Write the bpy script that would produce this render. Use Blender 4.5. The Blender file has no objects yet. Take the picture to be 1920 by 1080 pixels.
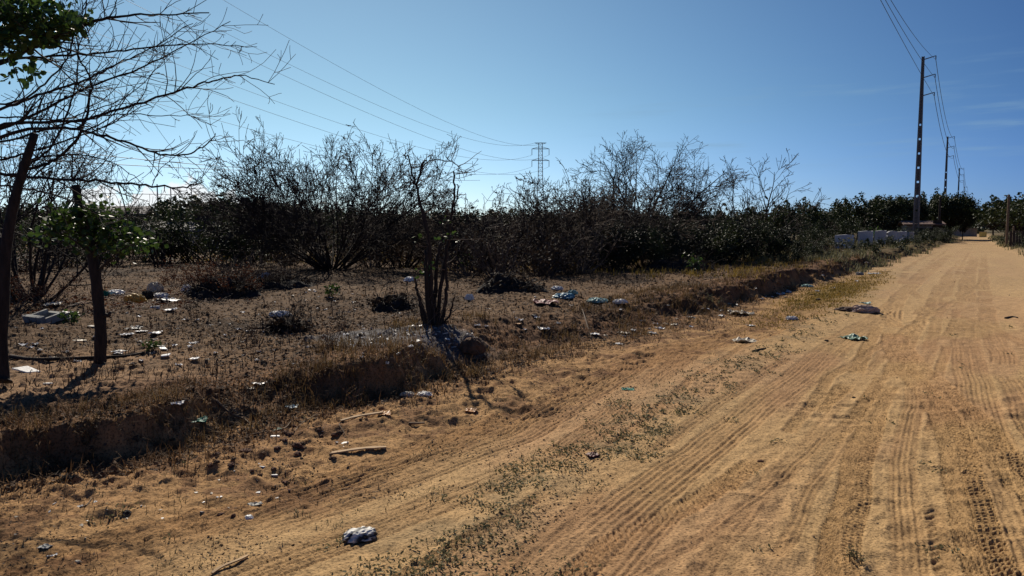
import bpy, math, random
import numpy as np
from mathutils import Vector

S = bpy.context.scene
COL = S.collection
# ------------------------------------------------------------------ camera
F, YH, CAMH = 1423.0, 425.0, 1.6            # focal length and horizon row of the 1920x1080 photo, eye height
PITCH = math.atan((540 - YH) / F)
cam_d = bpy.data.cameras.new("camera")
cam = bpy.data.objects.new("camera", cam_d)
COL.objects.link(cam)
cam.location = (0, 0, CAMH)
cam.rotation_euler = (math.pi / 2 - PITCH, 0, 0)
cam_d.sensor_width = 36
cam_d.lens = F / 1920 * 36
cam_d.clip_start = 0.05
cam_d.clip_end = 8000
S.camera = cam
# ------------------------------------------------------------------ light
SUN_AZ, SUN_EL = math.radians(-17), math.radians(36)
sun_vec = Vector((math.sin(SUN_AZ) * math.cos(SUN_EL), math.cos(SUN_AZ) * math.cos(SUN_EL), math.sin(SUN_EL)))
sd = bpy.data.lights.new("sun", 'SUN')
sd.energy = 5.0
sd.angle = math.radians(0.5)
sd.color = (1.0, 0.90, 0.76)
so = bpy.data.objects.new("sun", sd)
COL.objects.link(so)
so.rotation_euler = sun_vec.to_track_quat('Z', 'Y').to_euler()
so.location = (-20, 60, 40)
S.view_settings.view_transform = 'Standard'
S.view_settings.look = 'None'
S.view_settings.exposure = 0.10
S.view_settings.gamma = 1
try:
    S.render.engine = 'CYCLES'
    S.cycles.max_bounces = 5
    S.cycles.diffuse_bounces = 2
    S.cycles.glossy_bounces = 2
    S.cycles.transparent_max_bounces = 6
except Exception:
    pass

W = bpy.data.worlds.new("World")
S.world = W
W.use_nodes = True
nt = W.node_tree
nt.nodes.clear()
N, LK = nt.nodes.new, nt.links.new
def wm(op, a, b=None, c=None):
    n = N('ShaderNodeMath'); n.operation = op
    for i, q in enumerate((a, b, c)):
        if q is None: continue
        if isinstance(q, (int, float)): n.inputs[i].default_value = q
        else: LK(q, n.inputs[i])
    return n.outputs[0]
def wsm(v, lo, hi):
    n = N('ShaderNodeMapRange'); n.interpolation_type = 'SMOOTHSTEP'
    LK(v, n.inputs[0]); n.inputs[1].default_value = lo; n.inputs[2].default_value = hi
    return n.outputs[0]
sky = N('ShaderNodeTexSky')
sky.sky_type = 'NISHITA'
sky.sun_disc = False
sky.sun_elevation = SUN_EL
sky.sun_rotation = SUN_AZ
sky.altitude = 2500
sky.air_density = 1.0
sky.dust_density = 0.3
sky.ozone_density = 3.0
tc = N('ShaderNodeTexCoord')
# hazy air brightens the sky towards the sun and leaves it deep blue away from it
dt = N('ShaderNodeVectorMath'); dt.operation = 'DOT_PRODUCT'; LK(tc.outputs['Generated'], dt.inputs[0])
dt.inputs[1].default_value = (math.sin(SUN_AZ) * .966, math.cos(SUN_AZ) * .966, .259)
cs = wm('SUBTRACT', wm('MAXIMUM', dt.outputs['Value'], .5), .65)
cc = N('ShaderNodeCombineXYZ')
for i_, (k_, o_) in enumerate(((3.4, -.69), (2.5, -.34), (1.1, -.05))):
    LK(wm('EXPONENT', wm('ADD', wm('MULTIPLY', cs, k_), o_)), cc.inputs[i_])
air = N('ShaderNodeMix'); air.data_type = 'RGBA'; air.blend_type = 'MULTIPLY'; air.inputs[0].default_value = 1
lowb = N('ShaderNodeMix'); lowb.data_type = 'RGBA'; lowb.blend_type = 'MULTIPLY'
zz_ = wm('ABSOLUTE', N('ShaderNodeSeparateXYZ').outputs[2]); LK(tc.outputs['Generated'], zz_.node.inputs[0].links[0].from_node.inputs[0])
LK(wsm(wm('MULTIPLY', zz_, -1), -.17, -.01), lowb.inputs[0]); LK(sky.outputs[0], lowb.inputs[6]); lowb.inputs[7].default_value = (1.0, .98, 1.22, 1)
LK(lowb.outputs[2], air.inputs[6]); LK(cc.outputs[0], air.inputs[7])
sep = N('ShaderNodeSeparateXYZ'); LK(tc.outputs['Generated'], sep.inputs[0])
X, Y, Z = sep.outputs
az = wm('ARCTAN2', X, Y)
comb = N('ShaderNodeCombineXYZ'); LK(az, comb.inputs[0]); LK(Z, comb.inputs[1])
# low cumulus bank, ahead and to the left
n1 = N('ShaderNodeTexNoise'); n1.inputs['Scale'].default_value = 21; n1.inputs['Detail'].default_value = 7; n1.inputs['Roughness'].default_value = .58
LK(comb.outputs[0], n1.inputs['Vector'])
top = wm('ADD', wm('MULTIPLY', wm('SUBTRACT', n1.outputs[0], .5), .16), .046)
fall = wm('MULTIPLY', wsm(az, -.62, -.46), wsm(wm('MULTIPLY', az, -1), .29, .36))
edge = wsm(wm('SUBTRACT', wm('MULTIPLY', top, fall), Z), -.002, .006)
cum = wm('MULTIPLY', edge, wsm(Z, -.02, .03))
n3 = N('ShaderNodeTexNoise'); n3.inputs['Scale'].default_value = 55; n3.inputs['Detail'].default_value = 5
LK(comb.outputs[0], n3.inputs['Vector'])
cum = wm('MULTIPLY', cum, wm('ADD', wm('MULTIPLY', n3.outputs[0], .7), .45))
# thin streaks of high cloud, ahead and to the right
mp = N('ShaderNodeMapping'); mp.inputs['Scale'].default_value = (3.2, 34, 1); mp.inputs['Rotation'].default_value = (0, 0, .05)
LK(comb.outputs[0], mp.inputs[0])
n2 = N('ShaderNodeTexNoise'); n2.inputs['Scale'].default_value = 1.6; n2.inputs['Detail'].default_value = 6; n2.inputs['Roughness'].default_value = .55
LK(mp.outputs[0], n2.inputs['Vector'])
wisp = wm('MULTIPLY', wsm(n2.outputs[0], .50, .78), wm('MULTIPLY', wsm(Z, .04, .10), wsm(wm('MULTIPLY', Z, -1), -.22, -.13)))
wisp = wm('MULTIPLY', wisp, wsm(az, .02, .3))
mx = N('ShaderNodeMix'); mx.data_type = 'RGBA'
LK(wm('MULTIPLY', wisp, .60), mx.inputs[0]); LK(air.outputs[2], mx.inputs[6]); mx.inputs[7].default_value = (3.6, 6.0, 8.4, 1)
mx2 = N('ShaderNodeMix'); mx2.data_type = 'RGBA'; mx2.clamp_factor = True
LK(cum, mx2.inputs[0]); LK(mx.outputs[2], mx2.inputs[6]); mx2.inputs[7].default_value = (15, 15, 15.2, 1)
bg = N('ShaderNodeBackground'); LK(mx2.outputs[2], bg.inputs[0]); bg.inputs[1].default_value = 0.06
wo = N('ShaderNodeOutputWorld'); LK(bg.outputs[0], wo.inputs[0])

# ------------------------------------------------------------------ helpers
FWD = np.array([0, math.cos(PITCH), -math.sin(PITCH)])
UP = np.array([0, math.sin(PITCH), math.cos(PITCH)])
def ray(px, py):
    d = FWD + (px - 960) / F * np.array([1., 0, 0]) + (540 - py) / F * UP
    return d / d[1]
def at(px, py, Y):                       # the point Y metres ahead seen at that spot of the photo
    return np.array([0, 0, CAMH]) + ray(px, py) * Y
def plane(px, py, z=0.):
    d = ray(px, py); return np.array([0, 0, CAMH]) + d * ((z - CAMH) / d[2])

def hsh(i, j, s):
    a = (i.astype(np.int64) * 374761393 + j.astype(np.int64) * 668265263 + s * 1274126177) & 0xffffffff
    a = ((a ^ (a >> 13)) * 1274126177) & 0xffffffff
    a = a ^ (a >> 16)
    return (a & 0xffff) / 65535.0
def vn(x, y, s=0):                       # value noise 0..1
    xi, yi = np.floor(x), np.floor(y)
    fx, fy = x - xi, y - yi
    fx = fx * fx * fx * (fx * (fx * 6 - 15) + 10); fy = fy * fy * fy * (fy * (fy * 6 - 15) + 10)
    xi = xi.astype(np.int64); yi = yi.astype(np.int64)
    a, b, c, d = hsh(xi, yi, s), hsh(xi + 1, yi, s), hsh(xi, yi + 1, s), hsh(xi + 1, yi + 1, s)
    return (a + (b - a) * fx) * (1 - fy) + (c + (d - c) * fx) * fy
def fbm(x, y, s=0, o=4, g=.5):
    t = 0; am = 1; tot = 0
    for k in range(o):
        t = t + am * (vn(x, y, s + k * 17) - .5); tot += am
        x, y = x * 1.93 + y * .37, y * 1.93 - x * .37; am *= g
    return t / tot * 2
def ss(v, lo, hi):
    t = np.clip((v - lo) / (hi - lo), 0, 1); return t * t * (3 - 2 * t)

# ------------------------------------------------------------------ terrain
RS, RC = math.sin(math.radians(31.8)), math.cos(math.radians(31.8))     # heading of the road
def uv_of(x, y): return x * RS + y * RC, x * RC - y * RS
FOOT = [(-300, 1010), (-100, 945), (0, 905), (120, 885), (250, 862), (350, 832), (430, 802), (500, 785), (570, 772), (650, 756), (740, 742),
        (790, 718), (860, 697), (960, 674), (1100, 650), (1200, 628), (1290, 606), (1340, 584), (1420, 556), (1480, 541),
        (1540, 529), (1600, 511), (1660, 493), (1750, 466), (1790, 452)]
_f = np.array([uv_of(*plane(a, b)[:2]) for a, b in FOOT])
_f = _f[np.argsort(_f[:, 0])]
FU, FV = np.append(_f[:, 0], [300, 3000]), np.append(_f[:, 1], [-3, -3])
def lerp(u, pts): return np.interp(u, [p[0] for p in pts], [p[1] for p in pts])
HB = [(0, .26), (2.4, .27), (3.9, .29), (4.5, .20), (5.0, .28), (5.4, .345), (6.3, .34), (7.0, .31), (8, .30), (12, .30), (14.5, .40), (22, .42), (33, .36), (65, .3), (120, .15)]
WB = [(0, .2), (3.6, .2), (4.4, .75), (5.0, .40), (5.4, .20), (6.4, .24), (7.2, .8), (8.5, 1.5), (12, 1.6), (13.8, .7), (15, .42), (28, .45), (38, .7), (60, 1)]
def right_edge(u): return lerp(u, [(0, 2.6), (30, 2.3), (50, 2.0), (75, 1.1), (95, .7), (140, .6)])

# wheel tracks: list of (u, v) paths, half width, kind ('rib' = lengthwise tread lines, 'chev' = cross tread, 'moto'), depth
def trk(px): return [uv_of(*plane(a, b)[:2]) for a, b in px]
TRACKS = [
    (trk([(1180, 1079), (1330, 1000), (1480, 880), (1560, 800), (1640, 770), (1700, 720), (1790, 600)]), .05, 'rib', 0.0058),
    (trk([(1920, 640), (1830, 600), (1740, 570), (1690, 530), (1700, 500)]), .10, 'rib', 0.0072),
    (trk([(1500, 780), (1560, 700), (1640, 650), (1720, 600), (1830, 540), (1850, 510)]), .06, 'moto', .009),
    (trk([(760, 1079), (960, 960), (1100, 880), (1190, 800), (1240, 760), (1330, 690)]), .05, 'moto', .009),
    (trk([(250, 1075), (620, 930), (960, 805), (1200, 680), (1330, 650)]), .24, 'rib', .0125),
    (trk([(60, 1079), (500, 950), (900, 800), (1090, 740), (1230, 660), (1400, 625)]), .20, 'rib', .0105),
    (trk([(480, 1079), (800, 950), (1050, 850), (1180, 755), (1290, 665)]), .15, 'rib', .0110),
    (trk([(1040, 1075), (1200, 930), (1390, 790), (1545, 660), (1660, 580), (1740, 510)]), .16, 'rib', 0.0105),
    (trk([(1130, 1079), (1300, 900), (1460, 760), (1580, 650), (1690, 560)]), .10, 'rib', 0.0074),
    (trk([(940, 1079), (1130, 910), (1330, 760), (1480, 670), (1620, 600)]), .07, 'rib', 0.0062),
    (trk([(1160, 1010), (1290, 945), (1420, 860), (1530, 770), (1600, 690), (1645, 610), (1690, 540), (1760, 480)]), .085, 'chev', 0.0099),
    (trk([(1250, 1060), (1400, 950), (1530, 850), (1610, 770), (1680, 640), (1740, 560)]), .07, 'chev', 0.0074),
    (trk([(1560, 1079), (1580, 980), (1610, 860), (1650, 760), (1690, 660), (1750, 560)]), .10, 'chev', 0.0068),
    (trk([(1700, 1075), (1700, 960), (1695, 860), (1712, 760), (1735, 660), (1770, 560)]), .085, 'rib', 0.0081),
    (trk([(1860, 1079), (1830, 980), (1800, 870), (1770, 770), (1700, 690), (1668, 630), (1665, 590), (1680, 560), (1720, 520)]), .12, 'chev', 0.0105),
    (trk([(2050, 1000), (1920, 890), (1800, 760), (1720, 690), (1685, 640), (1672, 600), (1685, 560)]), .13, 'chev', 0.0105),
    (trk([(1960, 1079), (1900, 960), (1855, 860), (1830, 760), (1815, 680), (1812, 600), (1815, 530)]), .17, 'rib', 0.0105),
    (trk([(2120, 1000), (1990, 860), (1910, 740), (1870, 650), (1850, 580), (1845, 520)]), .14, 'rib', 0.0087),
    (trk([(1420, 1079), (1500, 960), (1590, 800), (1690, 650), (1760, 540)]), .05, 'rib', 0.0062),
    (trk([(1300, 1079), (1450, 900), (1560, 760), (1650, 660), (1780, 540), (1800, 500)]), .06, 'rib', 0.0050),
    (trk([(1780, 1079), (1760, 950), (1745, 820), (1760, 700), (1790, 590), (1805, 520)]), .06, 'moto', 0.0074),
]
_r = np.random.RandomState(4)
HOLES = []
for k in range(290):                        # footprints and scuffs
    if k < 170:
        u_ = _r.uniform(2.2, 9); v_ = np.interp(u_, FU, FV) + _r.uniform(.15, 1.35)
    else:
        u_ = _r.uniform(3, 9); v_ = _r.uniform(-1.4, 1.2)
    HOLES.append((u_, v_, _r.uniform(.05, .10), _r.uniform(.10, .17), _r.uniform(0, 3.14), _r.uniform(.008, .022) * (1 if k < 170 else .7)))

def mfoot(s): return 1 - np.clip(-s / 1.6, 0, 1)

def terrain(x, y, fine=True):
    u, v = uv_of(x, y)
    d = np.hypot(x, y)
    vf = np.interp(u, FU, FV)
    wob = .22 * fbm(u * .9, v * .9, 3, 3) + .10 * fbm(u * 3.7, v * 3.7, 9, 3)
    H, Wd = lerp(u, HB) * (1 + .35 * ss(u, 9, 13) * fbm(u * .55, u * 0, 15, 3)), lerp(u, WB)
    wob = wob * (1 + .9 * ss(u, 11, 15)) + .055 * fbm(u * 10, v * 10, 13, 2)
    s = vf - v + wob * ss(u, 1, 3) * np.where(u > 40, 1.5, 1)     # distance in from the foot of the bank
    t = np.clip(s / Wd, 0, 1)
    prof = t * t * (3 - 2 * t)
    back = np.clip(s - Wd, 0, None)
    lot = .29 + .07 * fbm(x * .35, y * .35, 21, 3)
    top = lot + (H - .30) * np.exp(-back / .8)
    bank = prof * top
    onlot = ss(s, .05, .35)
    z = bank + onlot * (.035 * fbm(x * 2.1, y * 2.1, 33, 4) + .05 * ss(t, .1, .4) * ss(1.0 - t, .0, .3) * fbm(u * 5, v * 5, 41, 3))
    # heap of soil and roots at the lip of the bank
    z = z + .03 * np.exp(-((u - 5.75) / .8) ** 2 - ((s - .4) / .3) ** 2)
    re = right_edge(u)
    rv = ss(v, re - .3, re + .8)
    z = z + rv * (.16 + .05 * fbm(x * 1.5, y * 1.5, 51, 3))
    roadm = (1 - onlot) * (1 - rv)
    z = z - .03 * roadm * np.exp(-((v + .2) / 1.6) ** 2) + roadm * .05 * fbm(u * .22, v * .7, 61, 2)
    # loose sand between the bank and the wheel tracks
    sand = (1 - onlot) * ss(vf + 2.1 - v, 0, .7) * ss(30 - u, 0, 14)
    z = z + sand * (.030 * fbm(u * 2.2, v * 3.6, 71, 3))
    masks = dict(u=u, v=v, s=s, t=t, onlot=onlot, rv=rv, sand=sand, d=d, prof=prof, vf=vf)
    if not fine: return z, masks
    near = ss(34 - d, 0, 22)
    z = z + sand * near * (.020 * fbm(x * 8, y * 10, 81, 4, .65))
    rm = (1 - onlot) * (1 - rv) * near
    z = z + rm * (.006 * fbm(u * 7, v * 16, 91, 4, .6) + .010 * fbm(u * 2.5, v * 5, 95, 3))
    vc = ss(13 - d, 0, 7)
    z = z + rm * vc * (.0018 * fbm(u * 1.6, v * 34, 97, 2) + .0035 * fbm(u * 24, v * 30, 98, 2))
    # cross ruts in the middle of the road
    midm = rm * ss(v, -1.25, -.8) * ss(.6 - v, 0, .5)
    z = z + midm * .020 * fbm(u * 4.2, v * 2.0, 99, 3) * ss(vn(u * .8, v * .8, 7), .3, .6)
    # trodden weed strip
    z = z + rm * np.exp(-((v + 2.35) / .42) ** 2) * (.016 * np.abs(fbm(x * 6, y * 6, 105, 3)) + .012)
    for (a, b, ra, rb, an, dp) in HOLES:
        m = (np.abs(u - a) < .5) & (np.abs(v - b) < .5)
        if not m.any(): continue
        du, dv = u[m] - a, v[m] - b
        p, q = du * math.cos(an) + dv * math.sin(an), -du * math.sin(an) + dv * math.cos(an)
        e = (p / rb) ** 2 + (q / ra) ** 2
        z[m] += -dp * np.exp(-e) + dp * .55 * np.exp(-(np.sqrt(e) - 1.55) ** 2 / .16)
    tr_m = np.zeros_like(z)
    for ti, (pts, hw, kind, dp) in enumerate(TRACKS):
        pts = sorted(pts)
        U, V = [p[0] for p in pts], [p[1] for p in pts]
        sel = (u > U[0] - .5) & (u < U[-1] + 30) & (d < 60)
        if not sel.any(): continue
        uu, vv = u[sel], v[sel]
        w_ = vv - np.interp(uu, U, V) - .04 * fbm(uu * .8, uu * 0 + ti, 131 + ti, 2)
        a_ = np.abs(w_)
        inside = ss(hw * 1.1 - a_, 0, .018)
        lip = np.exp(-((a_ - hw * 1.2) / (.16 * hw + .010)) ** 2)
        fade = ss(vn(uu * .9, uu * 0 + ti * 3.1, 151), .12, .42) * ss(U[-1] + 25 - uu, 0, 10)
        g = (-.55 * dp * inside + .45 * dp * lip) * (.45 if kind == 'rib' else 1)
        lines = max(3, round(hw * 2 / (.034 + .012 * ((ti * 7) % 5) / 4)))
        if kind == 'rib':
            ln = w_ / (2 * hw) * lines
            g = g + inside * dp * (.42 * np.cos(2 * math.pi * ln + .5 * np.sin(uu * 2.0)) * (.25 + 1.1 * vn(np.floor(ln + .5) + ti * 7, uu * .8, 161)) + .75 * (vn(ln * 1.9 + ti * 5, uu * .55, 163) - .5))
        elif kind == 'chev':
            ph = uu / .047 + np.sign(w_) * .25 - a_ / .045
            g = g + inside * dp * 1.1 * np.tanh(2.2 * np.sin(2 * math.pi * ph)) * ss(22 - uu, 0, 9) - .2 * dp * np.exp(-(w_ / .012) ** 2)
        else:
            ph = uu / .075 + a_ / .05
            g = g + inside * dp * .7 * np.sin(2 * math.pi * ph) * ss(20 - uu, 0, 8)
        onl = 1 - onlot[sel]
        g = g * fade * (.45 + .55 * ss(40 - d[sel], 0, 20)) * onl
        cur = tr_m[sel]
        z[sel] = z[sel] * 1 + g * (1 - .55 * cur)
        tr_m[sel] = np.maximum(cur, inside * fade)
    masks['track'] = tr_m
    crumb = fbm(x * 21, y * 21, 83, 3, .7)
    z = z + (1 - .9 * tr_m) * (sand * vc * .85 * (.35 + ss(mfoot(s), .2, .9)) + onlot * vc) * (.012 * crumb + .012 * ss(crumb, .25, .6))
    # clods and crumbs of soil on the bank and lot
    z = z + onlot * near * (.028 * ss(fbm(x * 7, y * 7, 111, 4, .6), .05, .5) + .012 * fbm(x * 17, y * 17, 117, 2))
    return z, masks

def hit(px, py):                           # where the line of sight through that spot meets the terrain
    px = np.atleast_1d(np.asarray(px, float)); py = np.atleast_1d(np.asarray(py, float))
    dirs = np.stack([ray(a, b) for a, b in zip(px, py)])
    ys = np.concatenate([np.arange(2.6, 14, .05), np.arange(14, 40, .15), np.arange(40, 220, .8)])
    P = dirs[:, None, :] * ys[None, :, None] + np.array([0, 0, CAMH])
    z, _ = terrain(P[..., 0].ravel(), P[..., 1].ravel(), True)
    below = P[..., 2] <= z.reshape(P.shape[:2])
    idx = np.where(below.any(1), below.argmax(1), len(ys) - 1)
    Q = P[np.arange(len(px)), idx]
    zz, _ = terrain(Q[:, 0].copy(), Q[:, 1].copy(), True)
    Q[:, 2] = zz
    return Q
def gz(x, y): return float(terrain(np.array([float(x)]), np.array([float(y)]))[0][0])

# ------------------------------------------------------------------ materials
def nodes_of(name):
    m = bpy.data.materials.new(name); m.use_nodes = True
    t = m.node_tree; t.nodes.clear()
    o = t.nodes.new('ShaderNodeOutputMaterial'); b = t.nodes.new('ShaderNodeBsdfPrincipled')
    t.links.new(b.outputs[0], o.inputs[0])
    return m, t, b, o
def mat(name, col, rough=.8, var=.35, scale=12, bump=.3, bscale=40, col2=None, trans=0., metal=0., stretch=None, spec=.3):
    m, t, b, o = nodes_of(name)
    tc_ = t.nodes.new('ShaderNodeTexCoord'); src = tc_.outputs['Object']
    if stretch:
        mpn = t.nodes.new('ShaderNodeMapping'); mpn.inputs['Scale'].default_value = stretch
        t.links.new(src, mpn.inputs[0]); src = mpn.outputs[0]
    n = t.nodes.new('ShaderNodeTexNoise'); n.inputs['Scale'].default_value = scale; n.inputs['Detail'].default_value = 5
    t.links.new(src, n.inputs['Vector'])
    r = t.nodes.new('ShaderNodeValToRGB'); t.links.new(n.outputs[0], r.inputs[0])
    c2 = col2 or tuple(c * (1 - var) for c in col)
    r.color_ramp.elements[0].position = .35; r.color_ramp.elements[1].position = .65
    r.color_ramp.elements[0].color = (*c2, 1); r.color_ramp.elements[1].color = (*col, 1)
    oi = t.nodes.new('ShaderNodeObjectInfo')
    hv = t.nodes.new('ShaderNodeHueSaturation'); t.links.new(r.outputs[0], hv.inputs['Color'])
    mr = t.nodes.new('ShaderNodeMapRange'); t.links.new(oi.outputs['Random'], mr.inputs[0]); mr.inputs[3].default_value = .85; mr.inputs[4].default_value = 1.15
    t.links.new(mr.outputs[0], hv.inputs['Value'])
    t.links.new(hv.outputs[0], b.inputs['Base Color'])
    b.inputs['Roughness'].default_value = rough; b.inputs['Metallic'].default_value = metal
    b.inputs['Specular IOR Level'].default_value = spec
    if bump:
        n2_ = t.nodes.new('ShaderNodeTexNoise'); n2_.inputs['Scale'].default_value = bscale; n2_.inputs['Detail'].default_value = 4
        t.links.new(src, n2_.inputs['Vector'])
        bp = t.nodes.new('ShaderNodeBump'); bp.inputs['Strength'].default_value = bump; bp.inputs['Distance'].default_value = .02
        t.links.new(n2_.outputs[0], bp.inputs['Height']); t.links.new(bp.outputs[0], b.inputs['Normal'])
    if trans:
        tr = t.nodes.new('ShaderNodeBsdfTranslucent'); t.links.new(hv.outputs[0], tr.inputs[0])
        ms = t.nodes.new('ShaderNodeMixShader'); ms.inputs[0].default_value = trans
        t.links.new(b.outputs[0], ms.inputs[1]); t.links.new(tr.outputs[0], ms.inputs[2]); t.links.new(ms.outputs[0], o.inputs[0])
    return m
def ground_mat(name):
    m, t, b, o = nodes_of(name)
    a = t.nodes.new('ShaderNodeAttribute'); a.attribute_name = 'soil'
    tc_ = t.nodes.new('ShaderNodeTexCoord')
    n = t.nodes.new('ShaderNodeTexNoise'); n.inputs['Scale'].default_value = 9; n.inputs['Detail'].default_value = 9; n.inputs['Roughness'].default_value = .68
    t.links.new(tc_.outputs['Object'], n.inputs['Vector'])
    mr = t.nodes.new('ShaderNodeMapRange'); t.links.new(n.outputs[0], mr.inputs[0])
    mr.inputs[1].default_value = .3; mr.inputs[2].default_value = .7; mr.inputs[3].default_value = .72; mr.inputs[4].default_value = 1.22
    mu = t.nodes.new('ShaderNodeMix'); mu.data_type = 'RGBA'; mu.blend_type = 'MULTIPLY'; mu.inputs[0].default_value = 1
    t.links.new(a.outputs['Color'], mu.inputs[6]); t.links.new(mr.outputs[0], mu.inputs[7])
    # dark grains and crumbs
    n3_ = t.nodes.new('ShaderNodeTexNoise'); n3_.inputs['Scale'].default_value = 70; n3_.inputs['Detail'].default_value = 3
    t.links.new(tc_.outputs['Object'], n3_.inputs['Vector'])
    m3 = t.nodes.new('ShaderNodeMapRange'); t.links.new(n3_.outputs[0], m3.inputs[0])
    m3.inputs[1].default_value = .36; m3.inputs[2].default_value = .50; m3.inputs[3].default_value = .45; m3.inputs[4].default_value = 1
    mu2 = t.nodes.new('ShaderNodeMix'); mu2.data_type = 'RGBA'; mu2.blend_type = 'MULTIPLY'; mu2.inputs[0].default_value = 1
    t.links.new(mu.outputs[2], mu2.inputs[6]); t.links.new(m3.outputs[0], mu2.inputs[7])
    t.links.new(mu2.outputs[2], b.inputs['Base Color'])
    b.inputs['Roughness'].default_value = .95; b.inputs['Specular IOR Level'].default_value = .1
    n2_ = t.nodes.new('ShaderNodeTexNoise'); n2_.inputs['Scale'].default_value = 45; n2_.inputs['Detail'].default_value = 6; n2_.inputs['Roughness'].default_value = .65
    t.links.new(tc_.outputs['Object'], n2_.inputs['Vector'])
    bp = t.nodes.new('ShaderNodeBump'); bp.inputs['Strength'].default_value = .8; bp.inputs['Distance'].default_value = .016
    t.links.new(n2_.outputs[0], bp.inputs['Height']); t.links.new(bp.outputs[0], b.inputs['Normal'])
    return m
M = dict(
    bark=mat('dark_bark', (.042, .030, .023), .9, .5, 30, .6, 60, stretch=(1, 1, .25)),
    twig=mat('twig_bark', (.042, .032, .026), .9, .4, 8, 0),
    paletwig=mat('dry_twig_bark', (.15, .11, .08), .9, .4, 8, 0),
    leaf=mat('green_leaf', (.060, .105, .020), .5, .45, 9, 0, col2=(.032, .062, .012), trans=.33, spec=.4),
    darkleaf=mat('dark_leaf', (.030, .036, .014), .6, .4, 3, 0, col2=(.016, .020, .010), trans=.12),
    farleaf=mat('tree_leaf', (.045, .06, .018), .6, .4, 1.5, 0, col2=(.022, .032, .012), trans=.18),
    brownleaf=mat('brown_leaf', (.060, .040, .024), .8, .5, 3, 0, col2=(.028, .020, .014), trans=.12),
    rustleaf=mat('rust_leaf', (.15, .055, .022), .8, .5, 3, 0, col2=(.06, .025, .014), trans=.2),
    strawy=mat('straw', (.24, .155, .062), .85, .4, 4, 0, col2=(.11, .068, .030), trans=.25),
    yellowgrass=mat('yellow_grass', (.30, .20, .045), .85, .4, 2, 0, col2=(.17, .13, .03), trans=.3),
    weed=mat('grey_green_weed', (.20, .185, .095), .8, .4, 3, 0, col2=(.10, .10, .05), trans=.25),
    chipdark=mat('dead_leaf_dark', (.105, .066, .042), .9, .5, 6, 0, col2=(.045, .030, .021), trans=.2),
    chiptan=mat('dead_leaf_tan', (.27, .175, .10), .9, .5, 6, 0, col2=(.14, .085, .048), trans=.2),
    strawdark=mat('dark_straw', (.20, .115, .052), .9, .4, 4, 0, col2=(.09, .05, .024), trans=.25),
    litterbits=mat('dead_plant_bits', (.085, .058, .036), .9, .5, 6, 0, col2=(.035, .025, .018)),
    concrete=mat('pole_concrete', (.22, .20, .18), .9, .3, 6, .3, 30),
    slabwhite=mat('whitewashed_concrete', (.50, .51, .52), .85, .25, 2, .2, 20, col2=(.36, .36, .35), stretch=(1, 1, .25)),
    galv=mat('galvanised_steel', (.22, .23, .25), .6, .2, 5, 0, metal=.3),
    wire=mat('wire_metal', (.06, .06, .065), .6, .1, 5, 0),
    insul=mat('insulator', (.08, .05, .04), .4, .1, 5, 0),
    rooftile=mat('weathered_roof_tile', (.17, .11, .09), .9, .35, 10, .4, 25),
    roofgrey=mat('grey_roof_sheet', (.13, .13, .14), .8, .3, 5, .2, 10),
    wallpaint=mat('dull_wall_paint', (.30, .27, .23), .9, .25, 3, .1, 10),
    wallyellow=mat('yellow_wall_paint', (.60, .50, .16), .9, .2, 3, .1, 10),
    dark=mat('dark_wood', (.06, .045, .035), .9, .4, 10, .3, 30, stretch=(1, 1, .1)),
    wood=mat('pale_sawn_wood', (.52, .34, .17), .8, .35, 14, .3, 40, stretch=(.15, 1, 1)),
    oldwood=mat('weathered_wood', (.20, .14, .09), .9, .4, 14, .4, 40, stretch=(.15, 1, 1)),
    white=mat('white_plastic', (.80, .80, .78), .5, .15, 14, .2, 30, trans=.2),
    cream=mat('cream_plastic', (.66, .58, .44), .5, .25, 14, .2, 30, trans=.2),
    pale=mat('pale_tile', (.70, .70, .67), .5, .25, 20, .1, 30),
    greyplastic=mat('grey_plastic', (.30, .30, .27), .6, .25, 10, .1, 30),
    blue=mat('blue_plastic', (.20, .40, .50), .45, .3, 14, .2, 30, trans=.25),
    aqua=mat('aqua_plastic', (.40, .60, .55), .5, .3, 14, .2, 30, trans=.25),
    green=mat('green_plastic', (.05, .34, .22), .5, .3, 14, .2, 30, trans=.25),
    palegreen=mat('pale_green_plastic', (.24, .38, .27), .5, .3, 14, .2, 30, trans=.2),
    yellow=mat('yellow_plastic', (.70, .47, .12), .55, .35, 14, .2, 30, trans=.25),
    orange=mat('orange_wrapper', (.62, .27, .05), .5, .3, 14, .2, 30, trans=.25),
    maroon=mat('maroon_wrapper', (.14, .025, .02), .6, .4, 14, .2, 30),
    red=mat('red_plastic', (.22, .06, .055), .6, .4, 14, .2, 30),
    brick=mat('broken_brick', (.16, .075, .045), .95, .5, 12, .5, 50),
    clod=mat('earth_clod', (.17, .095, .05), .95, .5, 9, .7, 40),
    char=mat('charred_heap', (.045, .038, .032), .95, .5, 9, .7, 40),
    hide=mat('brown_cloth', (.14, .085, .06), .9, .5, 5, .5, 30, col2=(.04, .026, .02)),
    hidepale=mat('pale_cloth', (.62, .46, .36), .9, .4, 9, .5, 30),
    black=mat('black_rubber', (.02, .02, .02), .7, .3, 9, .1, 30),
)
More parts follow.
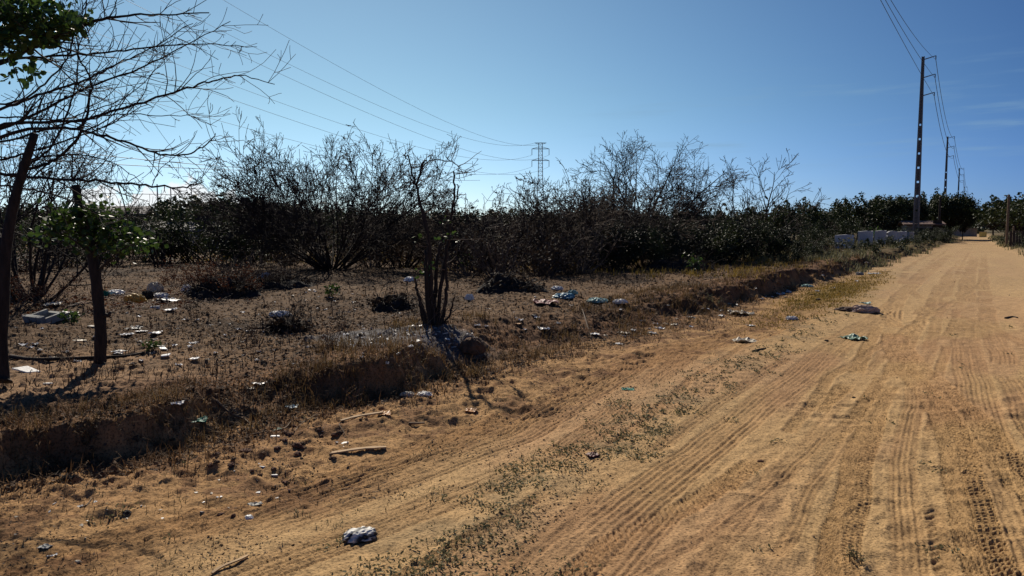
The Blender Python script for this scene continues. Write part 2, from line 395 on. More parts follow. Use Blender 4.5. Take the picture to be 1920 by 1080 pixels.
def rag_mat():
    m, t, b, o = nodes_of('striped_rag')
    tc_ = t.nodes.new('ShaderNodeTexCoord')
    w = t.nodes.new('ShaderNodeTexWave'); w.inputs['Scale'].default_value = 5; w.inputs['Distortion'].default_value = 5; w.inputs['Detail'].default_value = 2
    w.inputs['Detail Scale'].default_value = 2
    mp_ = t.nodes.new('ShaderNodeMapping'); mp_.inputs['Rotation'].default_value = (0, 0, 1.1)
    t.links.new(tc_.outputs['Object'], mp_.inputs[0]); t.links.new(mp_.outputs[0], w.inputs['Vector'])
    r = t.nodes.new('ShaderNodeValToRGB'); t.links.new(w.outputs['Fac'], r.inputs[0])
    e = r.color_ramp.elements
    e[0].position = .08; e[0].color = (.02, .02, .022, 1); e[1].position = .75; e[1].color = (.72, .70, .64, 1)
    x = e.new(.3); x.color = (.26, .26, .25, 1)
    t.links.new(r.outputs[0], b.inputs['Base Color']); b.inputs['Roughness'].default_value = .7
    return m
M['rag'] = rag_mat()
M['ground'] = ground_mat('soil'); M['road'] = ground_mat('packed_sand')

# ------------------------------------------------------------------ object helpers
def mesh(name, verts, faces, material=None, smooth=False):
    me = bpy.data.meshes.new(name)
    verts = np.asarray(verts, dtype=np.float32)
    if isinstance(faces, np.ndarray):
        k = faces.shape[1]; flat = faces.astype(np.int32).ravel(); starts = np.arange(0, len(flat), k, dtype=np.int32)
    else:
        flat = np.fromiter((i for f in faces for i in f), dtype=np.int32)
        ln = np.array([len(f) for f in faces]); starts = np.concatenate([[0], np.cumsum(ln)[:-1]]).astype(np.int32)
    me.vertices.add(len(verts)); me.vertices.foreach_set('co', verts.ravel())
    me.loops.add(len(flat)); me.loops.foreach_set('vertex_index', flat)
    me.polygons.add(len(starts)); me.polygons.foreach_set('loop_start', starts)
    me.update(calc_edges=True); me.validate()
    me.polygons.foreach_set('use_smooth', np.full(len(me.polygons), smooth, dtype=bool))
    if material: me.materials.append(material)
    return me
def obj(name, me, parent=None, loc=None, rz=0., sc=None, label=None, cat=None, group=None, kind=None):
    o = bpy.data.objects.new(name, me); COL.objects.link(o)
    if loc is not None: o.location = [float(q) for q in loc]
    if rz: o.rotation_euler = (0, 0, rz)
    if sc is not None: o.scale = (sc, sc, sc) if isinstance(sc, (int, float)) else sc
    if parent: o.parent = parent
    if label: o['label'] = label
    if cat: o['category'] = cat
    if group: o['group'] = group
    if kind: o['kind'] = kind
    return o
def thing(name, label, cat, loc, rz=0., group=None, sc=None): return obj(name, None, None, loc, rz, sc, label, cat, group)
def copy_thing(src, loc, rz=0., sc=1., label=None):
    r = src.copy(); COL.objects.link(r)
    r.location = [float(q) for q in loc]; r.rotation_euler = (0, 0, rz); r.scale = (sc, sc, sc) if isinstance(sc, (int, float)) else sc
    if label: r['label'] = label
    for ch in list(src.children):
        c = ch.copy(); COL.objects.link(c); c.parent = r
        for g in ch.children:
            g2 = g.copy(); COL.objects.link(g2); g2.parent = c
    return r
class MB:                                  # gathers vertices and faces of one mesh
    def __init__(s): s.v = []; s.f = []; s.n = 0
    def add(s, v, f):
        v = np.asarray(v, float); s.v.append(v)
        s.f += [tuple(i + s.n for i in q) for q in f]; s.n += len(v)
    def box(s, c, d, rz=0., tilt=None):
        c = np.array(c, float); d = np.array(d, float) / 2
        v = np.array([(a, b, e) for a in (-1, 1) for b in (-1, 1) for e in (-1, 1)], float) * d
        if tilt is not None: v = v @ np.array(tilt).T
        ca, sa = math.cos(rz), math.sin(rz)
        v = np.stack([v[:, 0] * ca - v[:, 1] * sa, v[:, 0] * sa + v[:, 1] * ca, v[:, 2]], 1) + c
        s.add(v, [(0, 1, 3, 2), (4, 6, 7, 5), (0, 4, 5, 1), (2, 3, 7, 6), (0, 2, 6, 4), (1, 5, 7, 3)])
    def frustum(s, c, b, t, h, rz=0.):     # tapered box standing on c
        v = []
        for (wx, wy), z in ((b, 0), (t, h)):
            for a, q in ((-1, -1), (1, -1), (1, 1), (-1, 1)):
                x_, y_ = a * wx / 2, q * wy / 2
                v.append((c[0] + x_ * math.cos(rz) - y_ * math.sin(rz), c[1] + x_ * math.sin(rz) + y_ * math.cos(rz), c[2] + z))
        s.add(v, [(3, 2, 1, 0), (4, 5, 6, 7), (0, 1, 5, 4), (1, 2, 6, 5), (2, 3, 7, 6), (3, 0, 4, 7)])
    def tube(s, pts, rad, k=5, cap=True):
        pts = np.asarray(pts, float); n = len(pts)
        rad = np.broadcast_to(np.asarray(rad, float), (n,))
        t = np.gradient(pts, axis=0); t /= np.linalg.norm(t, axis=1)[:, None] + 1e-9
        m = t.mean(0); ref = np.array([0, 0, 1.]) if abs(m[2]) < .8 * np.linalg.norm(m) else np.array([1., 0, 0])
        a = np.cross(t, ref); a /= np.linalg.norm(a, axis=1)[:, None] + 1e-9
        b = np.cross(t, a)
        th = np.arange(k) * 2 * math.pi / k
        v = pts[:, None, :] + rad[:, None, None] * (np.cos(th)[None, :, None] * a[:, None, :] + np.sin(th)[None, :, None] * b[:, None, :])
        f = []
        for i in range(n - 1):
            for j in range(k):
                j2 = (j + 1) % k
                f.append((i * k + j, i * k + j2, (i + 1) * k + j2, (i + 1) * k + j))
        if cap: f += [tuple(range(k))[::-1], tuple(range((n - 1) * k, n * k))]
        s.add(v.reshape(-1, 3), f)
    def me(s, name, m, smooth=False): return mesh(name, np.concatenate(s.v), s.f, m, smooth)

# ------------------------------------------------------------------ ground sheet (denser near the eye), split into lot and road
AX, AY = 0., -1.5
ang = np.concatenate([np.linspace(-62, -38, 24)[:-1], np.linspace(-38, 38, 1060), np.linspace(38, 62, 24)[1:]]) * math.pi / 180
ys = [0., .6, 1.2, 1.8, 2.2, 2.5, 2.8]
while ys[-1] < 5000:
    q = ys[-1]
    ys.append(q + (max(.014, .003 * q) if q < 60 else .012 * q if q < 400 else .15 * q))
ys = np.array(ys)
GX = AX + (ys[:, None] - AY) * np.tan(ang)[None, :]
GY = np.broadcast_to(ys[:, None], GX.shape)
gx, gy = GX.ravel().copy(), GY.ravel().copy()
gzv, mk = terrain(gx, gy, True)
def C(*c): return np.array(c, float)
def mixc(a, b, f): return a + (b - a) * f[:, None]
u, v, s_, d_ = mk['u'], mk['v'], mk['s'], mk['d']
big = fbm(gx * .7, gy * .7, 201, 4)
mid = fbm(gx * 2.6, gy * 2.6, 211, 4)
sm = fbm(gx * 11, gy * 11, 221, 3)
col = np.tile(C(.51, .330, .155), (len(gx), 1))
col = mixc(col, C(.46, .270, .140), ss(fbm(u * .35, v * 1.1, 231, 3), -.05, .35) * .6)          # redder packed lanes
col = mixc(col, C(.49, .335, .18), ss(u, 10, 30) * .65)                                            # paler farther on
col = mixc(col, C(.40, .225, .095), mk['sand'] * .7)
col = mixc(col, C(.20, .105, .050), mk['sand'] * ss(mid + .7 * sm, .0, .4) * .8)
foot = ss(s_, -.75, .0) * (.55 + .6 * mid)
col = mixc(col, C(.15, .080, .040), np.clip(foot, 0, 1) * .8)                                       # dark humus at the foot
lotc = mixc(np.tile(C(.175, .104, .054), (len(gx), 1)), C(.085, .053, .031), ss(big + .6 * mid, -.2, .5))
lotc = mixc(lotc, C(.25, .16, .088), ss(mid - .4 * big, .12, .6) * .75)
bankc = mixc(np.tile(C(.140, .070, .036), (len(gx), 1)), C(.27, .145, .070), ss(mid + .5 * sm, .0, .5))
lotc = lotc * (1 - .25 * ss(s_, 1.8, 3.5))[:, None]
nearlip = ss(1.6 - s_, 0, 1.0)
lotc = mixc(lotc, mixc(np.tile(C(.36, .225, .125), (len(gx), 1)), C(.24, .15, .085), ss(mid, 0, .4)), ss(5.6 - u, 0, 1.6) * ss(s_, .3, .8) * ss(3.4 - s_, 0, 1.2) * .9)
lotc = mixc(lotc, bankc, nearlip * .85)
ash_c = hit([770], [634])[0]
ash = ss(1.15 - np.sqrt(((gx - ash_c[0]) / 1.15) ** 2 + ((gy - ash_c[1]) / 1.0) ** 2) + .30 * mid, 0, .35)
lotc = mixc(lotc, C(.15, .152, .158), ash * (.8 + .2 * sm))
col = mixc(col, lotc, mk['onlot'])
grs = mk['onlot'] * ss(u, 26, 50)
col = mixc(col, C(.10, .085, .035), grs * .7)
yg = np.exp(-((u - 20.5) / 5.2) ** 2 - ((v + 3.0 + .25 * mid) / .62) ** 2)
col = mixc(col, C(.27, .18, .05), np.clip(yg * 1.1, 0, 1) * (1 - mk['onlot']) * .8)
col = mixc(col, C(.13, .10, .05), mk['rv'] * .8)
col = mixc(col, C(.30, .22, .12), np.exp(-((v + 2.35) / .4) ** 2) * (1 - mk['onlot']) * ss(mid, -.1, .4) * .5)
col = mixc(col, col * C(.80, .76, .74), mk['track'] * (1 - mk['onlot']) * (.5 + .5 * vn(u * 2, v * 3, 241)))   # pressed soil in the tracks, tinted darker and redder
far = ss(d_, 130, 250)
col = mixc(col, C(.08, .075, .045), far * .7)
col = np.clip(col * (1 + .12 * sm)[:, None], .01, .9)
nr, nc = GX.shape
ii = (np.arange(nr - 1)[:, None] * nc + np.arange(nc - 1)[None, :]).ravel()
faces = np.stack([ii, ii + 1, ii + nc + 1, ii + nc], 1)
road_v = ((mk['s'] < .0) & (v < right_edge(u)) & (u < 135)).reshape(nr, nc)
roadf = (road_v[:-1, :-1] & road_v[1:, 1:] & road_v[1:, :-1] & road_v[:-1, 1:]).ravel()
P3 = np.stack([gx, gy, gzv], 1)
gn = np.zeros_like(P3)
dzc = np.cross(np.stack([np.gradient(GX, axis=1), np.gradient(GY, axis=1), np.gradient(gzv.reshape(nr, nc), axis=1)], -1),
               np.stack([np.gradient(GX, axis=0), np.gradient(GY, axis=0), np.gradient(gzv.reshape(nr, nc), axis=0)], -1))
gn = (dzc / (np.linalg.norm(dzc, axis=-1)[..., None] + 1e-12)).reshape(-1, 3)
gn[gn[:, 2] < 0] *= -1
for nm, fm, mt in (('ground', ~roadf, M['ground']), ('dirt_road', roadf, M['road'])):
    ff = faces[fm]
    used = np.unique(ff)
    remap = np.zeros(len(P3), dtype=np.int64); remap[used] = np.arange(len(used))
    me = mesh(nm, P3[used], remap[ff], mt, True)
    at_ = me.attributes.new('soil', 'FLOAT_COLOR', 'POINT')
    at_.data.foreach_set('color', np.concatenate([col[used], np.ones((len(used), 1))], 1).astype(np.float32).ravel())
    me.normals_split_custom_set_from_vertices(gn[used].astype(np.float32).tolist()) if len(used) < 10 else None
    o = obj(nm, me, label={'ground': 'dry brown vacant lot with a low earth bank along the road', 'dirt_road': 'sandy dirt road marked by many tyre tracks'}[nm], kind='structure')
del GX, GY, dzc, gn
# ------------------------------------------------------------------ plants
def unit(a): return a / (np.linalg.norm(a) + 1e-9)
def grow(rng, P, base, d, L, r, lvl, prm):
    n = max(4, int(L / prm['seg'][lvl]))
    d = unit(np.array(d, float)); p = np.array(base, float)
    pts = [p.copy()]; dirs = [d.copy()]
    drift = rng.normal(0, 1, 3) * prm['drift'][lvl]
    for i in range(n):
        d = unit(d + rng.normal(0, prm['wob'][lvl], 3) + drift / n + np.array([0, 0, prm['up'][lvl] / n]))
        p = p + d * L / n
        if p[2] < .03: p[2] = .03
        pts.append(p.copy()); dirs.append(d.copy())
    pts = np.array(pts); rad = r * np.linspace(1, prm['taper'][lvl], n + 1)
    P.append((pts, np.maximum(rad, prm['rmin']), lvl))
    if lvl + 1 < prm['levels']:
        k = rng.poisson(prm['kids'][lvl] * (L if prm.get('perlen', True) else 1))
        for _ in range(k):
            t = rng.uniform(prm['t0'][lvl], 1.0) ** .85
            i = min(n, int(t * n))
            ax = unit(np.cross(dirs[i], rng.normal(0, 1, 3)))
            an = math.radians(rng.uniform(*prm['ang'][lvl]))
            dd = dirs[i] * math.cos(an) + ax * math.sin(an)
            grow(rng, P, pts[i], dd, L * rng.uniform(*prm['len'][lvl]) * (1.15 - .5 * t), rad[i] * prm['rk'][lvl], lvl + 1, prm)
def polys_mesh(name, polys, m, k=(6, 4, 3, 3)):
    b = MB()
    for pts, rad, lvl in polys: b.tube(pts, rad, k[min(lvl, 3)], cap=lvl == 0)
    return b.me(name, m, True)
def leaves_mesh(name, pos, size, m, rng, flat=.0, long=1.7):
    n = len(pos); pos = np.asarray(pos, float)
    size = np.broadcast_to(size, (n,)) * rng.uniform(.6, 1.25, n)
    a = rng.normal(0, 1, (n, 3)); a[:, 2] *= (1 - flat); a /= np.linalg.norm(a, axis=1)[:, None]
    b = np.cross(a, rng.normal(0, 1, (n, 3)) + np.array([0, 0, 2 * flat])); b /= np.linalg.norm(b, axis=1)[:, None] + 1e-9
    c = np.cross(a, b)
    w = size[:, None] / long
    V = np.stack([pos, pos + a * size[:, None] * .35 + b * w * .5 + c * w * .12, pos + a * size[:, None] * .75 + b * w * .38 + c * w * .1,
                  pos + a * size[:, None], pos + a * size[:, None] * .75 - b * w * .38 + c * w * .1, pos + a * size[:, None] * .35 - b * w * .5 + c * w * .12], 1)
    i = np.arange(n)[:, None] * 6
    return mesh(name, V.reshape(-1, 3), np.concatenate([i + np.array([[0, 1, 2, 3]]), i + np.array([[0, 3, 4, 5]])], 0), m, False)
BASE = dict(levels=4, seg=(.22, .16, .12, .08), wob=(.07, .12, .16, .2), up=(.3, .25, .1, 0), drift=(.25, .3, .3, .3), taper=(.16, .25, .3, .5), rmin=.0045,
            kids=(2.2, 3.0, 3.2), t0=(.25, .15, .15), ang=((18, 55), (25, 65), (30, 75)), len=((.35, .6), (.35, .6), (.3, .6)), rk=(.6, .6, .65))
def prm(**k): q = dict(BASE); q.update(k); return q
def bare_shrub(name, label, cat, loc, seed, stems, p, group=None, tm='twig', bud=0, budm='brownleaf'):
    """stems: list of (direction, length, radius, offset)"""
    rng = np.random.RandomState(seed)
    root = thing(name, label, cat, loc, group=group)
    crown = []
    for d, L, r, off in stems:
        P = []
        grow(rng, P, np.array([off[0], off[1], -.05]), d, L, r, 0, p)
        obj('stem', polys_mesh('stem', P[:1], M['bark'], (7,)), root)
        crown += P[1:]
    obj('crown', polys_mesh('crown', crown, M[tm], (5, 4, 3, 3)), root)
    if bud:
        tips = [q[0][rng.randint(1, len(q[0]))] for q in crown if q[2] >= 2]
        pos = np.array([tips[rng.randint(len(tips))] for _ in range(bud)]) + rng.normal(0, .015, (bud, 3))
        obj('foliage', leaves_mesh('foliage', pos, .05, M[budm], rng), root)
    return root
def fan(rng, n, spread, Lr, r, leanx=0., rad=.35, mn=.1):
    out = []
    for i in range(n):
        a = rng.uniform(0, 2 * math.pi); q = mn + (spread - mn) * math.sqrt(rng.uniform())
        out.append(((math.cos(a) * q + leanx, math.sin(a) * q, 1.), rng.uniform(*Lr), r * rng.uniform(.6, 1.1), (math.cos(a) * rad * rng.uniform(), math.sin(a) * rad * rng.uniform())))
    return out
def lot(px, py): return hit([px], [py])[0]

# big bare shrub left of centre, fanning upward
rng = np.random.RandomState(11)
c = at(622, 500, 22.5); c[2] = gz(c[0], c[1])
bare_shrub('bare_shrub', 'wide leafless shrub fanning out from many dark stems, left of the cut stump tree', 'shrub', c, 5,
           fan(rng, 44, 1.75, (3.1, 4.4), .030, -.06, .45, .12), prm(kids=(3.2, 4.0, 3.6), t0=(.2, .1, .1), up=(.12, .12, .0, .0), wob=(.05, .1, .15, .2), drift=(.25, .3, .3, .3), ang=((14, 42), (20, 55), (25, 75)), len=((.3, .55), (.3, .55), (.3, .6)), rmin=.0062), bud=4200)
# bare thicket right of the stump tree
for i, (px, py, Y, n, spread, L, lab) in enumerate([
    (915, 510, 22, 17, 1.6, (2.3, 3.3), 'tangled leafless shrub directly right of the cut stump tree'),
    (1000, 505, 23, 20, 1.6, (2.4, 3.1), 'tall dense leafless shrub in front of the lattice tower'),
    (1085, 500, 24, 19, 1.6, (2.4, 3.2), 'dense leafless shrub just right of the lattice tower'),
    (1165, 490, 26, 12, 1.1, (2.0, 2.9), 'thin leafless shrub at the left foot of the tall bare tree'),
    (1290, 480, 29, 12, 1.1, (2.4, 3.6), 'fine twigged leafless shrub between the two bare trees'),
    (745, 495, 24, 16, 1.3, (2.0, 3.0), 'leafless shrub behind the forked top of the cut stump tree')]):
    c = at(px, py, Y); c[2] = gz(c[0], c[1])
    bare_shrub('bare_shrub', lab, 'shrub', c, 40 + i, fan(np.random.RandomState(60 + i), n, spread, L, .032, 0, .5, .2),
               prm(kids=(3.2, 3.6, 3.2), t0=(.15, .1, .1), wob=(.08, .14, .2, .22), up=(.15, .05, -.15, -.1), drift=(.5, .5, .4, .3), rmin=.0062), tm='paletwig' if i % 2 else 'twig', bud=2200, group='bare shrubs of the thicket')
# tall bare tree right of centre
rng = np.random.RandomState(21)
c = at(1205, 470, 30); c[2] = gz(c[0], c[1])
st = [((-1.25, .1, 1.), 4.4, .055, (-.1, 0)), ((-.8, -.2, 1.), 4.6, .06, (-.08, 0)), ((-.25, .1, 1.), 4.6, .05, (0, 0)), ((.3, .3, 1.), 4.4, .045, (0, 0)), ((-.45, -.2, 1.), 4.4, .06, (-.05, .1)), ((.12, .2, 1.), 5.0, .065, (.05, 0)), ((.45, -.1, 1.), 4.7, .065, (.1, 0)), ((.8, .2, 1.), 4.5, .055, (.15, .1)), ((-.15, .5, 1.), 4.3, .05, (0, .1)), ((1.15, -.3, 1.), 3.7, .045, (.1, -.1))]
bare_shrub('bare_tree', 'tall bare tree with spreading limbs above the dark bushes right of centre', 'tree', c, 9, st,
           prm(kids=(2.8, 3.8, 3.6), up=(.15, .15, .1, .1), wob=(.06, .11, .15, .2), ang=((25, 55), (25, 60), (30, 70)), len=((.32, .55), (.32, .58), (.3, .6)), rmin=.0068), bud=120)
c = at(1418, 465, 33); c[2] = gz(c[0], c[1])
st = [((-1.25, .1, 1.), 4.1, .06, (-.1, 0)), ((-.65, .3, 1.), 3.2, .05, (0, .1)), ((.05, 0, 1.), 3.8, .06, (.05, 0)), ((.65, .2, 1.), 3.6, .05, (.1, 0)), ((-.95, -.2, 1.), 3.6, .045, (0, -.1)), ((.3, -.2, 1.), 3.4, .04, (0, -.1))]
bare_shrub('bare_tree', 'smaller forked bare tree standing apart at the right end of the thicket', 'tree', c, 12, st,
           prm(kids=(2.4, 3.2, 3.0), up=(.15, .2, .2, .1), ang=((20, 48), (22, 55), (30, 60)), rmin=.0085))
# leafless clump behind the left foreground trees
c = at(55, 540, 13.5); c[2] = gz(c[0], c[1])
rng = np.random.RandomState(31)
bare_shrub('bare_shrub', 'leafless many stemmed shrub behind the two foreground trunks at the left', 'shrub', c, 19,
           fan(rng, 18, 1.15, (2.4, 3.6), .036, .12, .35, .1), prm(kids=(3.0, 3.4, 3.0), t0=(.2, .1, .1), up=(.2, .1, -.1, 0), rmin=.0045), bud=900)
for i, (px, py, Y, lab, L) in enumerate([(395, 500, 26, 'slender leafless bush among dark bushes left of the wide shrub', (1.8, 2.9)), (300, 505, 24, 'straggly bare bush in front of the pale wall sign', (1.2, 2.0)), (180, 500, 22, 'bare bush half hidden behind the small leafy tree', (1.6, 2.8))]):
    c = at(px, py, Y); c[2] = gz(c[0], c[1])
    bare_shrub('bare_shrub', lab, 'shrub', c, 70 + i, fan(np.random.RandomState(80 + i), 7, .8, L, .028, 0, .3, .1), prm(kids=(2.2, 2.6, 2.2), rmin=.006), bud=500, budm='farleaf')

# ---- left foreground tree: stubby trunk, limbs sweeping in from the left, leafy top
YT = 6.15
root_c = lot(4, 705)
t = thing('bare_tree', 'dark bare tree at the left edge with long branches sweeping right', 'tree', root_c)
def loc_pts(px, org): return np.array([at(a, b, y) for a, b, y in px]) - np.array(org)
def smooth_pts(p, n=5):
    p = np.asarray(p, float); out = []
    q = np.vstack([2 * p[0] - p[1], p, 2 * p[-1] - p[-2]])
    for i in range(1, len(q) - 2):
        for s in np.arange(n) / n:
            out.append(.5 * (2 * q[i] + (q[i + 1] - q[i - 1]) * s + (2 * q[i - 1] - 5 * q[i] + 4 * q[i + 1] - q[i + 2]) * s * s + (3 * q[i] - q[i - 1] - 3 * q[i + 1] + q[i + 2]) * s ** 3))
    out.append(p[-1]); return np.array(out)
b = MB()
tp = smooth_pts(loc_pts([(2, 715, YT - .02), (4, 700, YT), (2, 640, YT), (6, 560, YT), (10, 480, YT), (22, 400, YT), (40, 330, YT), (66, 250, YT)], root_c))
b.tube(tp, np.interp(np.linspace(0, 1, len(tp)), [0, .06, .2, .6, 1], [.085, .062, .052, .045, .032]) * (1 + .12 * np.random.RandomState(3).normal(0, 1, len(tp)).cumsum() * .15), 9)
fk = smooth_pts(loc_pts([(12, 470, YT), (-30, 410, YT + .1), (-70, 330, YT + .2), (-110, 230, YT + .3), (-140, 120, YT + .3)], root_c))
b.tube(fk, np.linspace(.045, .03, len(fk)), 7)
obj('trunk', b.me('trunk', M['bark'], True), t)
LIMBS = [
    ([(-140, 150), (0, 118), (60, 90), (110, 66), (180, 40), (230, 30), (300, 28), (392, 24)], .0, -.5, .019),
    ([(-140, 130), (20, 110), (80, 107), (160, 102), (250, 93), (345, 84), (420, 84), (482, 88)], .3, .5, .012),
    ([(-110, 240), (0, 205), (80, 176), (160, 150), (210, 126), (280, 92), (362, 44)], .1, -.3, .012),
    ([(-110, 260), (0, 242), (100, 196), (170, 162), (260, 128), (340, 90), (432, 40)], .2, .3, .013),
    ([(-70, 270), (0, 236), (60, 230), (150, 226), (240, 200), (340, 170), (400, 152), (450, 142), (515, 158)], .1, .1, .015),
    ([(-70, 300), (20, 250), (120, 240), (175, 250), (230, 266), (300, 288), (350, 288), (385, 272), (404, 250)], -.1, -.6, .014),
    ([(20, 330), (70, 312), (110, 295), (150, 250), (167, 190), (170, 150), (146, 100), (150, 40), (164, -10)], .0, .2, .014),
    ([(-70, 318), (0, 327), (90, 334), (180, 340), (260, 346), (330, 352), (365, 346), (382, 340)], .0, -.2, .015),
    ([(30, 340), (60, 300), (130, 290), (200, 300), (250, 330), (300, 372)], .15, .5, .009),
    ([(-110, 200), (30, 190), (90, 150), (125, 110), (140, 60), (160, 10), (172, -30)], .2, .0, .009),
    ([(-70, 280), (20, 262), (110, 236), (190, 218), (250, 214), (330, 218), (382, 212)], .3, .9, .010),
    ([(0, 300), (60, 285), (130, 260), (210, 232), (260, 190), (285, 140), (310, 110)], .3, .9, .009),
    ([(40, 320), (100, 270), (130, 200), (145, 140), (150, 80), (196, 20), (208, -20)], .1, .6, .009),
    ([(-100, 225), (30, 220), (110, 225), (180, 205), (235, 182), (300, 122), (312, 60)], .4, 1.0, .008),
    ([(-60, 345), (30, 350), (120, 372), (180, 400), (210, 430)], .1, .4, .009),
]
rng = np.random.RandomState(77)
P = []
lp = prm(levels=3, seg=(.1, .07, .05), wob=(.1, .14, .16), up=(.1, .05, 0), drift=(.4, .4, .3), rmin=.0022, kids=(3.0, 3.0), t0=(.15, .2), ang=((25, 65), (30, 75)), len=((.3, .55), (.3, .5)), rk=(.55, .6), taper=(.4, .5, .6))
for pxs, d0, d1, r in LIMBS:
    n = len(pxs)
    pp = loc_pts([(a, q, YT + .2 + d0 + (d1 - d0) * i / (n - 1)) for i, (a, q) in enumerate(pxs)], root_c)
    sp = smooth_pts(pp, 6); sp[1:-1] += rng.normal(0, .005, (len(sp) - 2, 3))
    rad = r * np.linspace(1.1, .22, len(sp))
    limb = MB(); limb.tube(sp, rad, 6)
    obj('branch', limb.me('branch', M['bark'], True), t)
    tot = np.linalg.norm(np.diff(sp, axis=0), axis=1).sum()
    for _ in range(int(tot * 13)):
        i = rng.randint(len(sp) // 5, len(sp) - 1)
        dd = unit(sp[i + 1] - sp[i]); ax = unit(np.cross(dd, rng.normal(0, 1, 3))); an = math.radians(rng.uniform(25, 75))
        grow(rng, P, sp[i], dd * math.cos(an) + ax * math.sin(an), rng.uniform(.08, .62) * (1.1 - .4 * i / len(sp)), rad[i] * .55, 0 if rng.uniform() < .45 else 1, lp)
obj('crown', polys_mesh('crown', P, M['twig'], (4, 3, 3, 3)), t)
# leafy spray at the top left
pos = []; b = MB(); lr = np.random.RandomState(5)
for (cx, cy, sx, sy, n) in [(35, 35, 45, 26, 330), (105, 38, 34, 20, 170), (20, 90, 28, 20, 120), (135, 48, 18, 8, 50), (60, 130, 12, 14, 26), (-40, 20, 40, 40, 200), (40, 5, 60, 14, 150), (75, 75, 22, 14, 60), (28, 145, 14, 6, 16), (150, 35, 12, 6, 18)]:
    for _ in range(n):
        pos.append(at(cx + lr.normal(0, sx * .8), cy + lr.normal(0, sy * .8), YT + lr.uniform(-.3, .3)) - root_c)
for k in range(26):
    e = pos[lr.randint(len(pos))]; s0 = at(-60, 110, YT) - root_c
    b.tube(smooth_pts([s0 + (e - s0) * .35 + lr.normal(0, .05, 3), s0 + (e - s0) * .7 + lr.normal(0, .05, 3), e], 4), np.linspace(.006, .002, 9), 4)
obj('leafy_twigs', b.me('leafy_twigs', M['twig'], True), t)
obj('foliage', leaves_mesh('foliage', pos, .070, M['leaf'], lr, .1, 1.5), t)

# ---- small leafy tree beside it
bc = lot(188, 683)
Y2 = bc[1]
t = thing('small_tree', 'small dark tree with a low clump of bright green leaves at the left', 'tree', bc)
b = MB()
tp = smooth_pts(loc_pts([(189, 692, Y2), (188, 676, Y2), (189, 620, Y2), (184, 560, Y2), (177, 500, Y2), (166, 450, Y2), (152, 400, Y2), (142, 347, Y2)], bc))
b.tube(tp, np.interp(np.linspace(0, 1, len(tp)), [0, .08, .25, .6, 1], [.075, .060, .056, .05, .036]) * (1 + .06 * np.sin(np.arange(len(tp)) * 1.7)), 9)
obj('trunk', b.me('trunk', M['bark'], True), t)
b = MB(); nb = at(204, 592, Y2) - bc
b.tube([at(192, 590, Y2) - bc, nb, nb + np.array([.02, 0, .04])], [.03, .022, .012], 6)
obj('branch_stub', b.me('branch_stub', M['bark'], True), t)
lr = np.random.RandomState(8); P = []; pos = []
for (px_, py_) in [(80, 430), (75, 445), (110, 420), (120, 402), (140, 415), (200, 398), (215, 402), (235, 425), (262, 440), (280, 448), (278, 462), (250, 455), (170, 425), (190, 470), (150, 440), (205, 440), (225, 450), (95, 425), (160, 405), (180, 395)]:
    s0 = tp[lr.randint(int(len(tp) * .55), int(len(tp) * .85))]
    e = at(px_, py_, Y2 + lr.uniform(-.35, .35)) - bc
    m1 = s0 * .5 + e * .5 + np.array([0, 0, .06])
    sp = smooth_pts([s0, m1, e], 6); P.append((sp, np.linspace(.011, .003, len(sp)), 1))
    for _ in range(54):
        q = sp[lr.randint(len(sp) // 2, len(sp))]
        pos.append(q + lr.normal(0, .065, 3) * np.array([1.2, 1, .8]))
obj('limbs', polys_mesh('limbs', P, M['twig'], (5, 5, 4)), t)
obj('foliage', leaves_mesh('foliage', pos, .060, M['leaf'], lr, .25, 1.25), t)

# ---- cut stump tree in the middle of the lot
bc = lot(812, 610); YC = bc[1]
t = thing('stump_tree', 'cut multi stemmed dead tree with bare forked stubs in the middle of the lot', 'tree', bc)
STEMS = [
    ([(812, 618), (808, 560), (806, 500), (802, 440), (790, 390), (780, 345)], .042, .016, 0),
    ([(780, 347), (772, 322), (765, 290)], .016, .008, 0), ([(780, 347), (788, 325), (792, 306), (799, 302)], .016, .010, 0),
    ([(792, 312), (806, 302), (812, 300), (840, 302), (858, 310), (860, 335)], .009, .004, .05),
    ([(820, 618), (824, 560), (836, 480), (845, 420), (851, 370), (851, 320)], .032, .010, .08),
    ([(851, 400), (857, 370), (859, 345)], .012, .006, .08),
    ([(800, 618), (792, 575), (782, 545), (777, 520)], .028, .013, -.06),
    ([(808, 618), (803, 570), (798, 520), (800, 470)], .034, .02, -.1), ([(826, 618), (834, 570), (838, 530), (836, 500)], .030, .014, .02),
    ([(815, 618), (816, 560), (818, 500), (826, 455)], .036, .016, .12), ([(804, 616), (790, 590), (786, 560)], .022, .012, .1), ([(830, 616), (846, 580), (852, 556)], .018, .008, -.05)]
rg = np.random.RandomState(13); P = []
for pxs, r0, r1, dy in STEMS:
    sp = smooth_pts(loc_pts([(a, q, YC + dy * min(1, i / 2)) for i, (a, q) in enumerate(pxs)], bc), 5)
    sp[1:] += rg.normal(0, .006, (len(sp) - 1, 3))
    b = MB(); b.tube(sp, np.linspace(r0, r1, len(sp)) * (1 + rg.normal(0, .07, len(sp))), 7)
    obj('stem', b.me('stem', M['bark'], True), t)
    for _ in range(5):
        i = rg.randint(2, len(sp)); grow(rg, P, sp[i - 1], rg.normal(0, 1, 3) * np.array([1, .7, .6]) + np.array([0, 0, .5]), rg.uniform(.08, .26), .006, 1, lp)
